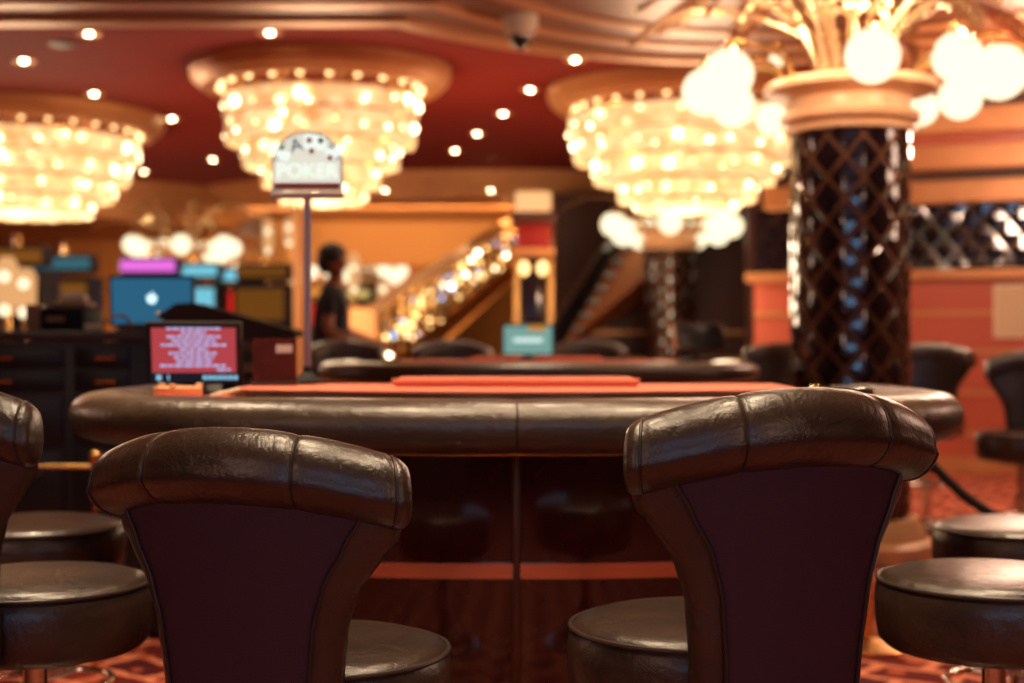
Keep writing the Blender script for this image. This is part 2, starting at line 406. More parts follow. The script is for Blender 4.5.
# ------------------------------------------------------------------ near gaming table
def dcurve(a, b, c, back, n=2.5, off=0, N=90, xb=.03):
    """D-shaped line: rounded front towards the players, straight sides towards the dealer"""
    pts = []
    for i in range(N + 1):
        t = PI * i / N; ca, sa = math.cos(t), math.sin(t)
        pts.append(Vector((-(a - off) * math.copysign(abs(ca) ** (2 / n), ca), c - (b - off) * abs(sa) ** (2 / n), 0)))
    L = [Vector((-(a - off - xb * k / 4), c + (back - c) * k / 4, 0)) for k in (4, 3, 2, 1)]
    Rr = [Vector((p.x * -1, p.y, 0)) for p in reversed(L)]
    return L + pts + Rr
def make_table(cx, cy, zt, label, group, full=True):
    t = empty('gaming_table', (cx, cy, 0)); tag(t, label, 'gaming table', group)
    a, b, c, back = .95, .62, .60, .98
    line = dcurve(a, b, c, back)
    zc = zt - .055
    rail = MB(); ns = 28; vs = []; fs = []
    # resample rail line evenly
    L = [0]
    for p, q in zip(line, line[1:]): L.append(L[-1] + (q - p).length)
    tot = L[-1]; NN = 160; pts = []
    j = 0
    for i in range(NN + 1):
        d = tot * i / NN
        while j < len(L) - 2 and L[j + 1] < d: j += 1
        f = (d - L[j]) / max(1e-9, L[j + 1] - L[j]); pts.append(line[j].lerp(line[j + 1], f))
    mid = NN // 2
    for i, p in enumerate(pts):
        tg = (pts[min(i + 1, NN)] - pts[max(i - 1, 0)]).normalized(); nrm = Vector((tg.y, -tg.x, 0))
        sc_ = 1.0
        for sidx in (mid, 22, NN - 22): sc_ -= .05 * math.exp(-((i - sidx) / .7) ** 2)
        if i in (0, NN): sc_ = .8
        for k in range(ns):
            g = 2 * PI * k / ns; cg, sg = math.cos(g), math.sin(g)
            vs.append(p + nrm * (math.copysign(abs(cg) ** .85, cg) * .082 * sc_) + Vector((0, 0, zc + math.copysign(abs(sg) ** .85, sg) * .055 * sc_)))
    for i in range(NN):
        for k in range(ns): fs.append((i * ns + k, i * ns + (k + 1) % ns, (i + 1) * ns + (k + 1) % ns, (i + 1) * ns + k))
    fs.append(tuple(range(ns))); fs.append(tuple(NN * ns + k for k in reversed(range(ns))))
    rail.add(vs, fs); ro = rail.build('armrest_rail', M_rail, t, angle=70)
    for sidx in (mid, 22, NN - 22):
        w = MB(); w.tube([Vector(vs[sidx * ns + k]) for k in range(ns)], .002, 6, closed=True); w.build('seam', M_pipe, ro)
    w = MB(); w.tube([p + (Vector((0, 0, zc - .054))) for p in pts], .004, 6); w.build('piping', M_brass_m, ro)
    # deck under the felt
    inner = dcurve(a, b, c, back, off=.06)
    w = MB(); w.prism([(p.x, p.y) for p in inner], zc - .05, zc + .028); w.build('table_deck', M_dark, t)
    il = dcurve(a, b, c, back - .02, off=.075)
    w = MB(); w.prism([(p.x, p.y) for p in il], zc + .0285, zc + .034); w.build('outer_felt', M_felt, t)
    # raised playing surface with a dark glossy lip
    def inner_poly(hw, y0, y1, r=.22, bow=.10):
        p = []
        for k in range(9): a_ = PI / 2 * k / 8; p.append((-hw + r - r * math.cos(a_), y0 + bow + r - r * math.sin(a_)))
        for k in range(1, 12): u = -1 + 2 * k / 12; p.append((u * (hw - r), y0 + bow * u * u))
        for k in range(9): a_ = PI / 2 * (1 - k / 8); p.append((hw - r + r * math.cos(a_), y0 + bow + r - r * math.sin(a_)))
        return p + [(hw, y1), (-hw, y1)]
    w = MB(); w.prism(inner_poly(.69, .30, back - .03), zc + .035, zc + .051); w.build('raised_lip', M_black, t, smooth=False)
    w = MB(); w.prism(inner_poly(.675, .315, back - .04), zc + .0515, zc + .056); w.build('playing_felt', M_felt, t, smooth=False)
    # chip tray with lid
    w = MB(); w.box((0, back - .18, zc + .066), (.60, .26, .018), bev=.006); w.build('tray_lid', M_felt, t)
    w = MB(); w.box((0, back - .022, zc + .062), (.66, .016, .014), bev=.004); w.build('tray_rim', M_felt, t)
    # body: bowed lacquered front with a brass band
    bl = [(p.x, p.y) for p in dcurve(.80, .32, c + .05, back - .02, n=2.15)]
    w = MB(); w.prism(bl, .10, zc - .05); w.build('cabinet_body', M_mahog, t, angle=50)
    bb = [(p.x, p.y) for p in dcurve(.808, .328, c + .05, back - .012, n=2.15)]
    w = MB(); w.prism(bb, .556, .590); w.build('brass_band', M_copper, t, angle=50)
    w = MB(); w.prism([(x * .95, y * .97 + .02) for x, y in bl], .0, .10); w.build('plinth', M_black, t, angle=50)
    w = MB(); w.box((0, c + .05 - .322, .48), (.022, .014, .74), bev=.006); w.build('centre_bead', M_lattice, t)
    return t
TZ = .968
tab1 = make_table(.01, 2.815, TZ, 'nearest half-round gaming table with padded leather rail and red felt, both chair backs before it', 'half-round gaming tables')
tab2 = make_table(.20, 7.0, .975, 'second half-round gaming table beyond the near one, teal monitor standing on it', 'half-round gaming tables')

tab2.location.x = .14; tab2.scale = (1.13, 1, 1)
# bg stools around the second table and on the right
G2 = 'stools at the tables farther off'
stool(-1.02, 8.95, .25, -1, .07, 'distant stool back below the dealer, first arc from the left behind the second table', G2)
stool(-.37, 9.1, .1, -1, .07, 'distant stool back at the foot of the gold stair, left of the teal monitor', G2)
stool(.47, 9.1, -.1, -1, .07, 'distant stool back just right of the teal monitor on the second table', G2)
stool(1.62, 9.0, -.5, -.86, .06, 'dark stool back peeking out at the left foot of the diamond-tiled column', G2)
stool(2.42, 8.3, -.35, -.93, .06, 'dark stool just right of the diamond-tiled column, before the red wall', G2)
stool(2.42, 6.75, -.62, -.78, .04, 'dark hourglass stool on chrome pedestal in front of the red panelled wall', G2)
stool(2.72, 5.45, .8, -.6, .03, 'stool cut by the right edge, golden light on its top roll', G2)

# ------------------------------------------------------------------ things on the near table
zf = TZ - .055 + .056      # playing felt height
zo = TZ - .055 + .034      # outer felt height
def monitor(name, loc, rz, w_, h_, tilt, screen, label, cat, stand=.05, bez=.010, thick=.022, extra=None):
    t = empty(name, loc, rz); tag(t, label, cat)
    rot = Matrix.Rotation(-tilt, 3, 'X')
    body = MB(); body.box((0, 0, 0), (w_, thick, h_), bev=.004)
    hb = body.build('housing', M_blackm, t); hb.location = (0, 0, stand + h_ / 2 + .004); hb.rotation_euler = (-tilt, 0, 0)
    s = MB(); s.box((0, -thick / 2 - .0006, 0), (w_ - 2 * bez, .002, h_ - 2 * bez)); so = s.build('screen', screen, hb, smooth=False)
    n = MB(); n.box((0, thick / 2 + .014, stand * .5 + .034), (.05, .014, stand + .06), bev=.003); n.build('neck', M_blackm, t)
    f = MB(); f.lathe([(min(.06, w_ * .4), 0.001), (min(.06, w_ * .4), .006), (.02, .012)], c=(0, .012, 0), n=28, sy=.7); f.build('foot', M_blackm, t)
    if extra: extra(hb, w_, h_, thick)
    return t
M_scr_red = emat('red_display', srgb(198, 76, 82), .72)
M_scr_txt = emat('pale_blue_display_text', srgb(172, 180, 232), 1.0, False)
M_scr_cyan = emat('cyan_display_text', srgb(140, 196, 226), .9, False)
M_scr_blk = emat('black_display_bar', (.012, .010, .016, 1), 1, False)
def redtext(hb, w_, h_, th):
    y = -th / 2 - .0022
    b = MB(); b.box((0, y + .0005, -h_ * .385), (w_ - .018, .0016, h_ * .155)); b.build('info_bar', M_scr_blk, hb, smooth=False)
    rnd = random.Random(3)
    rows = [.64, .30, .64, .52, .78, .34, .60, .48, .42, .82, None]
    for i, r_ in enumerate(rows):
        z = h_ * (.40 - i * .066); m = MB()
        span = (w_ - .03) * (r_ or .16); x = -span / 2 if r_ else w_ * .24; end = x + span
        while x < end - .003:
            l = min(rnd.uniform(.008, .022), end - x); m.box((x + l / 2, y, z), (l, .0012, h_ * .036)); x += l + .0035
        m.build('text_line', M_scr_txt, hb, smooth=False)
    m = MB(); x = .02
    while x < w_ / 2 - .016:
        m.box((x + .0055, y - .001, -h_ * .385), (.010, .0012, .010)); x += .0125
    m.build('caption', M_scr_cyan, hb, smooth=False)
    m = MB(); m.box((-w_ * .37, y - .001, -h_ * .385), (.012, .0012, .014)); m.box((-w_ * .27, y - .001, -h_ * .385), (.004, .0012, .014)); m.build('emblem', M_scr_cyan, hb, smooth=False)
monitor('table_monitor', (-.781, 3.50, zo + .002), R(4), .232, .155, R(-9), M_scr_red, 'small monitor with lines of pale text on a red screen, at left end of table', 'monitor', stand=.022, extra=redtext, bez=.014)

# arched limit sign on a slim pole
def arch_sign():
    t = empty('table_sign', (-.535, 3.72, zf + .001)); tag(t, 'white arched sign with cards on a slim grey pole above the table', 'sign')
    p = MB(); p.lathe([(.010, 0), (.010, .50)], n=20); p.build('pole', mat('grey_lacquer', srgb(150, 138, 150), .3, .6), t)
    p = MB(); p.lathe([(.055, 0), (.055, .006), (.03, .014), (.013, .03), (.012, .045)], n=32); p.build('foot', M_blackm, t)
    hw = .088; zb = .525; zs = .60
    M_sg = mat('pale_green_acrylic', srgb(214, 228, 214), .3, emit=srgb(214, 228, 214), estr=.72)
    def arch(hw, zb, zs, n=20, top=None):
        rr = hw; out = [(-hw, zb), (hw, zb)]
        for k in range(n + 1):
            a = PI * k / n; out.append((hw * math.cos(a), zs + (top or rr) * math.sin(a)))
        return out
    def slab(poly, y0, y1, name, m, par):
        n = len(poly); b = MB()
        b.add([(x, y0, z) for x, z in poly] + [(x, y1, z) for x, z in poly], [(i, (i + 1) % n, n + (i + 1) % n, n + i) for i in range(n)] + [tuple(reversed(range(n))), tuple(range(n, 2 * n))])
        return b.build(name, m, par, smooth=False)
    DZ = -.021
    fr = slab(arch(hw + .004, zb, zs, top=.080), -.004, .006, 'backing', mat('dark_sign_edge', srgb(70, 66, 60), .4), t)
    fc = slab(arch(hw, zb + .003, zs, top=.076), -.0065, -.0045, 'face', M_sg, t)
    M_w = emat('white_sign_print', srgb(240, 250, 240), .95, False); M_b = mat('blue_sign_print', srgb(60, 84, 150), .5); M_r = mat('red_sign_print', srgb(190, 66, 46), .5); M_g = mat('dark_sign_print', srgb(60, 70, 50), .5)
    slab([(-.086, zb + .004), (.086, zb + .004), (.086, zb + .020), (-.086, zb + .020)], -.0085, -.0065, 'red_strip', mat('red_strip_print', srgb(150, 44, 46), .5), fc)
    text('POKER', .052, M_w, fc, (0, -.0085, .575), (R(90), 0, 0))
    text('A', .052, M_b, fc, (-.028, -.0085, .642), (R(90), R(-14), 0))
    for x, z, w_, h_, rot in ((.008, .652, .028, .036, 6), (.036, .65, .022, .036, -4), (.068, .622, .034, .026, -18), (-.064, .618, .034, .022, 20)):
        b = MB(); b.box((0, 0, 0), (w_, .001, h_), rot=Matrix.Rotation(R(rot), 3, 'Y')); b.build('printed_card', M_w, fc, smooth=False, loc=(x, -.0078, z))
    for x, z, m in ((.006, .656, M_r), (.012, .628, M_r), (.036, .655, M_g), (.060, .610, M_r)):
        b = MB(); b.sphere((0, 0, 0), .0075, 12, 8, sc3=(1, .08, 1)); b.build('suit_mark', m, fc, loc=(x, -.009, z))
    for sx in (-1, 1):
        slab([(sx * .084, .603), (sx * .078, .63), (sx * .056, .65), (sx * .07, .612)], -.0082, -.0066, 'corner_print', M_g, fc)
    b = MB(); b.box((0, 0, zb - .012), (.190, .022, .018), bev=.004); o = b.build('bottom_rail', mat('grey_rail', srgb(168, 156, 156), .35, .3), t)
    for q in (fr, fc, o): q.location.z = DZ
    return t
arch_sign()

# discard card holder
def discard():
    t = empty('card_holder', (-.600, 3.60, zf + .001), R(8)); tag(t, 'smoky translucent card holder box between the red monitor and the sign pole', 'card holder')
    M_ac = mat('smoky_acrylic', srgb(170, 96, 76), .08, trans=.85, ior=1.3)
    w_, d_, h_ = .105, .085, .118
    for nm, c, s in (('wall_panel', (-w_ / 2, 0, h_ / 2), (.004, d_, h_)), ('wall_panel', (w_ / 2, 0, h_ / 2), (.004, d_, h_)), ('wall_panel', (0, d_ / 2, h_ / 2), (w_, .004, h_)), ('wall_panel', (0, -d_ / 2, h_ / 2), (w_, .004, h_))):
        b = MB(); b.box(c, s); b.build(nm, M_ac, t)
    b = MB(); b.box((0, 0, .004), (w_ + .012, d_ + .012, .008), bev=.002); b.build('foot', M_dark, t)
    b = MB(); b.box((.024, -d_ / 2 - .0035, .092), (.040, .001, .020)); b.build('sticker', mat('pale_sticker', srgb(200, 214, 210), .4), t)
    b = MB(); b.box((.0, 0, .035), (.066, .06, .052), bev=.002); b.build('card_block', mat('used_cards', srgb(96, 50, 44), .6), t)
discard()
def ashtray(x, y, label):
    t = empty('ashtray', (x, y, zo + .001)); tag(t, label, 'ashtray')
    b = MB(); b.lathe([(.050, 0), (.056, .012), (.056, .026), (.048, .028), (.040, .012), (.005, .009)], n=36); b.build('bowl', M_cream, t)
    for a in (30, 150, 270):
        b = MB(); b.box((.051 * math.cos(R(a)), .051 * math.sin(R(a)), .031), (.014, .010, .008), rot=Matrix.Rotation(R(a), 3, 'Z'), bev=.002); b.build('rest', M_cream, t)
ashtray(-.775, 3.30, 'small round pale gold ashtray in front of the red text monitor')
b = MB(); b.tube([(0, 0, 0), (.06, .035, .016)], [.006, .005], 10); pen = b.build('marker_pen', M_whitep, loc=(-.775 + .085, 3.26, zo + .0065)); tag(pen, 'cream marker pen lying aslant beside the pale ashtray', 'pen')
# low black card tray at the right end
t = empty('card_shuffler', (.790, 3.42, zo + .001), R(-6)); tag(t, 'low black card shuffler at the right end of the near table', 'card shuffler')
b = MB(); b.box((0, 0, .012), (.14, .13, .022), bev=.005); b.build('housing', M_black, t)
b = MB(); b.box((.02, -.02, .0245), (.08, .06, .003), bev=.001); b.build('lid', M_dark, t)
b = MB(); b.box((-.065, -.03, .0255), (.02, .03, .005), bev=.001); b.build('button', M_brass, t)

# ------------------------------------------------------------------ objects on the second table
z2 = .975 - .055 + .056
M_scr_teal = emat('teal_display', srgb(132, 178, 168), .75)
M_scr_w = emat('white_display_text', srgb(220, 240, 236), 1.0, False)
def tealtext(hb, w_, h_, th):
    m = MB(); m.box((0, -th / 2 - .0022, 0), (w_ * .56, .0012, h_ * .13)); m.build('text_line', M_scr_w, hb, smooth=False)
    m = MB(); m.box((w_ * .18, -th / 2 - .0022, h_ * .38), (w_ * .34, .0012, h_ * .17)); m.build('orange_banner', emat('orange_display', srgb(210, 140, 50), .8, False), hb, smooth=False)
monitor('table_monitor', (.085, 7.55, z2 + .002), R(-2), .275, .170, R(-6), M_scr_teal, 'teal-screened monitor on the second table, in front of the gold stair', 'monitor', stand=.022, extra=tealtext)
def tilt_screen():
    t = empty('point_of_sale_screen', (1.02, 7.75, z2 + .002), R(12)); tag(t, 'dark tilted screen on a stand at the right of the second table', 'screen')
    hb = MB(); hb.box((0, 0, 0), (.30, .022, .17), rot=Matrix.Rotation(R(0), 3, 'X'), bev=.006)
    h_ = hb.build('housing', mat('brown_black_plastic', srgb(64, 32, 28), .3), t); h_.location = (0, 0, .125); h_.rotation_euler = (R(-28), R(0), R(0))
    e = MB(); e.box((-.146, -.004, 0), (.012, .026, .165), bev=.004); e.build('side_trim', M_beige, h_)
    e = MB(); e.box((0, -.0125, 0), (.26, .003, .14)); e.build('glass', M_black, h_)
    n = MB(); n.tube([(0, .02, .012), (0, .04, .06), (0, .02, .12)], .016, 12); n.build('neck', M_blackm, t)
    f = MB(); f.box((0, .01, .006), (.22, .16, .012), bev=.004); f.build('foot', M_blackm, t)
tilt_screen()

# ------------------------------------------------------------------ black cabinet with equipment (left)
M_cab = mat('black_satin_lacquer', (.012, .009, .011, 1), .34, spec=.4)
def cabinet():
    t = empty('cabinet', (-1.86, 5.45, 0)); tag(t, 'black lacquered cabinet with brass drawer handles under the blue monitor', 'cabinet')
    b = MB(); b.box((0, 0, .55), (1.5, .55, 1.06), bev=.004); b.build('body', M_cab, t)
    b = MB(); b.box((0, -.01, 1.10), (1.56, .60, .035), bev=.006); b.build('counter_top', M_dark, t)
    for xi, cx in enumerate((-.50, 0, .37)):
        for k, z in enumerate((1.02, .935, .79, .55)):
            hh = (.075, .075, .17, .26)[k]
            d = MB(); wd = (.46, .46, .20)[xi]; d.box((cx, -.281, z), (wd, .014, hh), bev=.003); do = d.build('drawer', M_cab, t)
            h_ = MB(); h_.tube([(cx + .02 - .035, -.292, z), (cx + .02 - .035, -.312, z), (cx + .02 + .035, -.312, z), (cx + .02 + .035, -.292, z)], .006, 8); h_.build('handle', M_brass, do)
    b = MB(); b.box((0, .0, .01), (1.44, .5, .02)); b.build('plinth', M_blackm, t)
cabinet()
zc_ = 1.119
M_scr_blue = emat('blue_display', srgb(50, 108, 142), .72)
def applelogo(hb, w_, h_, th):
    b = MB(); y = -th / 2 - .003
    def blob(x, z, r, n='logo'): b.sphere((x, y, z), r, 16, 8, sc3=(1, .06, 1))
    blob(-.006, .012, .0125); blob(.006, .012, .0125); blob(-.004, .003, .012); blob(.004, .003, .012)
    b.box((.003, y, .030), (.004, .001, .010), rot=Matrix.Rotation(R(30), 3, 'Y'))
    b.build('logo', emat('logo_white', srgb(200, 236, 250), 1.6, False), hb)
monitor('computer_monitor', (-1.365, 5.40, zc_), R(3), .320, .192, R(-7), M_scr_blue, 'computer monitor with bright fruit logo on a blue screen, standing on the cabinet', 'monitor', stand=.016, extra=applelogo)
# telephone-like printer with paper
t = empty('receipt_printer', (-1.66, 5.36, zc_), R(-8)); tag(t, 'dark receipt printer with cream paper, left of the blue monitor', 'printer')
b = MB(); b.box((0, 0, .045), (.17, .18, .09), bev=.012); b.build('housing', M_blackm, t)
b = MB(); b.box((0, .02, .100), (.13, .12, .018), bev=.006); b.build('lid', M_beige, t)
b = MB(); b.box((0, .03, .125), (.09, .05, .03), rot=Matrix.Rotation(R(-20), 3, 'X'), bev=.004); b.build('paper_roll', M_whitep, t)
b = MB(); b.box((-.02, -.092, .045), (.07, .004, .02)); b.build('badge', M_beige, t)
t = empty('telephone', (-1.455, 5.25, zc_), R(20)); tag(t, 'small cream telephone handset and cord in front of the blue monitor', 'telephone')
b = MB(); b.tube(smooth_path([(-.06, 0, .012), (-.03, .01, .045), (.02, .01, .055), (.05, 0, .02)]), .006, 8); b.build('cord', M_beige, t)
b = MB(); b.box((-.09, 0, .013), (.06, .05, .024), bev=.008); b.build('handset', M_whitep, t)
b = MB(); b.box((0, 0, .05), (.055, .07, .10), bev=.006); o = b.build('desk_organizer', M_beige, loc=(-1.795, 5.36, zc_)); tag(o, 'small brown desk box left of the receipt printer', 'box')
# folded dark display hood right of the blue monitor
def hood():
    t = empty('tilted_display', (-.965, 4.60, 0)); tag(t, 'black slanted display seen edge-on above the red text monitor', 'display')
    b = MB(); pr = [(-.16, .075), (-.10, .115), (-.05, .118), (.27, .030), (.28, .015), (.20, -.012), (.02, .010), (-.12, .05)]
    n = len(pr); b.add([(x, -.10, z) for x, z in pr] + [(x, .10, z) for x, z in pr], [(i, (i + 1) % n, n + (i + 1) % n, n + i) for i in range(n)] + [tuple(reversed(range(n))), tuple(range(n, 2 * n))])
    h_ = b.build('housing', mat('matte_black_hood', (.012, .004, .005, 1), .85, spec=.1), t, smooth=False); h_.location = (0, 0, 1.085)
    b = MB(); b.tube([(.06, 0, 1.10), (.05, 0, .9), (.05, 0, .02)], .028, 12); b.build('post', M_blackm, t)
    b = MB(); b.lathe([(.17, 0), (.17, .012), (.04, .03)], c=(.05, 0, 0), n=32); b.build('foot', M_blackm, t)
    b = MB(); b.sphere((-.155, -.09, 1.165), .009, 12, 8); b.build('indicator', M_brass, t)
hood()
# brass guard rail in front of cabinet
t = empty('guard_rail', (-1.62, 4.72, 0)); tag(t, 'thin brass guard rail with diagonal brace before the black cabinet', 'rail')
b = MB(); b.tube([(-.5, 0, .665), (.236, 0, .665)], .008, 10); b.build('top_bar', M_brass, t)
b = MB(); b.tube([(.08, 0, .655), (-.14, 0, .48), (-.26, 0, .36)], .010, 10); b.build('brace', M_blackm, t)
for x in (-.48, .236):
    b = MB(); b.tube([(x, 0, .0), (x, 0, .68)], .010, 10); b.build('post', M_brass, t)
    b = MB(); b.sphere((x, 0, .70), .022, 16, 10); b.build('finial', M_brass, t)

# ------------------------------------------------------------------ the dealer
def skinned(name, verts, edges, rads, m, parent, root=0, sub=2):
    me = bpy.data.meshes.new(name); me.from_pydata(verts, edges, []); me.materials.append(m)
    o = bpy.data.objects.new(name, me); C.objects.link(o); o.parent = parent
    sk = o.modifiers.new('skin', 'SKIN'); sk.use_smooth_shade = True
    lay = me.skin_vertices[0].data if me.skin_vertices else None
    if lay is None:
        bpy.context.view_layer.objects.active = o; bpy.ops.mesh.customdata_skin_add(); lay = me.skin_vertices[0].data
    for i, r in enumerate(rads): lay[i].radius = r if isinstance(r, tuple) else (r, r); lay[i].use_root = (i == root)
    s = o.modifiers.new('sub', 'SUBSURF'); s.levels = sub; s.render_levels = sub
    return o
class Skel:
    def __init__(s): s.v = []; s.e = []; s.r = []
    def add(s, p, r, par=None):
        s.v.append(p); s.r.append(r)
        if par is not None: s.e.append((par, len(s.v) - 1))
        return len(s.v) - 1
def person():
    t = empty('person', (-1.30, 10.05, 0)); tag(t, 'dark-haired person in a black short-sleeved shirt reaching forward, beyond the sign pole', 'person')
    k = Skel()
    pel = k.add((0, 0, .94), (.13, .10)); sp = k.add((.01, 0, 1.10), (.13, .10), pel); ch = k.add((.03, 0, 1.28), (.145, .11), sp)
    up = k.add((.035, 0, 1.42), (.12, .09), ch); nk = k.add((.045, 0, 1.49), .056, up); n2 = k.add((.062, 0, 1.545), .055, nk)
    hd = k.add((.05, 0, 1.61), (.078, .085), n2); h2 = k.add((.045, 0, 1.68), (.082, .092), hd); k.add((.04, 0, 1.735), (.055, .065), h2)
    k.add((.135, 0, 1.60), .013, hd)                                      # nose, chin
    k.add((.10, 0, 1.555), .028, n2)
    for s in (-1, 1):
        k.add((.035, s * .092, 1.62), .012, hd)                           # ear
        sh = k.add((.03, s * .175, 1.41), .058, up)
        el = k.add((.03 if s < 0 else .10, s * .235, 1.145), .042, sh)
        el2 = k.add((.10 if s < 0 else .17, s * .235, 1.12), .041, el)
        wr = k.add((.33, s * (.20), 1.065), .027, el2)
        pm = k.add((.385, s * .19, 1.05), (.038, .018), wr)
        p2 = k.add((.415, s * .19, 1.045), (.036, .014), pm)
        for f, (dy, ln) in enumerate(((-.028, .055), (-.009, .065), (.010, .062), (.028, .048))):
            a = k.add((.425 + .0, s * .19 + dy, 1.04), .0085, p2); b_ = k.add((.425 + ln * .6, s * .19 + dy * 1.15, 1.03), .008, a); k.add((.425 + ln, s * .19 + dy * 1.15, 1.012), .0075, b_)
        a = k.add((.385, s * .19 - s * .035, 1.045), .010, pm); k.add((.42, s * .19 - s * .052, 1.03), .009, a)
        hp = k.add((-.005, s * .085, .90), .085, pel); kn = k.add((.02, s * .10, .50), .058, hp); an = k.add((-.01, s * .10, .10), .040, kn)
        ft = k.add((.04, s * .11, .045), .038, an); k.add((.16, s * .115, .03), .028, ft)
    body = skinned('body', k.v, k.e, k.r, M_skin, t)
    q = Skel()
    a = q.add((0, 0, .90), (.155, .140)); b_ = q.add((.01, 0, 1.10), (.155, .140), a); c_ = q.add((.03, 0, 1.28), (.168, .148), b_); d_ = q.add((.035, 0, 1.425), (.130, .11), c_); q.add((.043, 0, 1.475), .068, d_)
    for s in (-1, 1):
        e = q.add((.03, s * .180, 1.415), .070, d_); q.add((.03 if s < 0 else .07, s * .222, 1.24), .060, e)
    skinned('shirt', q.v, q.e, q.r, M_shirt, t)
    q = Skel(); a = q.add((0, 0, .93), (.145, .115))
    for s in (-1, 1):
        e = q.add((-.005, s * .088, .86), .098, a); f = q.add((.02, s * .10, .50), .072, e); q.add((-.008, s * .10, .12), .058, f)
    skinned('trousers', q.v, q.e, q.r, M_trouser, t)
    h = MB(); h.sphere((.028, 0, 1.685), .108, 24, 16, sc3=(.98, .90, .92)); h.sphere((-.012, 0, 1.64), .085, 20, 12, sc3=(.85, .98, 1.0)); h.build('hair', M_hair, t)
    for s in (-1, 1):
        e = MB(); e.sphere((.118, s * .033, 1.635), .011, 12, 8); e.build('eye', M_whitep, t)
        e = MB(); e.box((.05, s * .112, .028), (.27, .085, .056), bev=.025); e.build('shoe', M_blackm, t)
    m = MB(); m.box((.128, 0, 1.568), (.012, .045, .010), bev=.004); m.build('mouth', mat('lips', srgb(130, 60, 50), .5), t)
person()

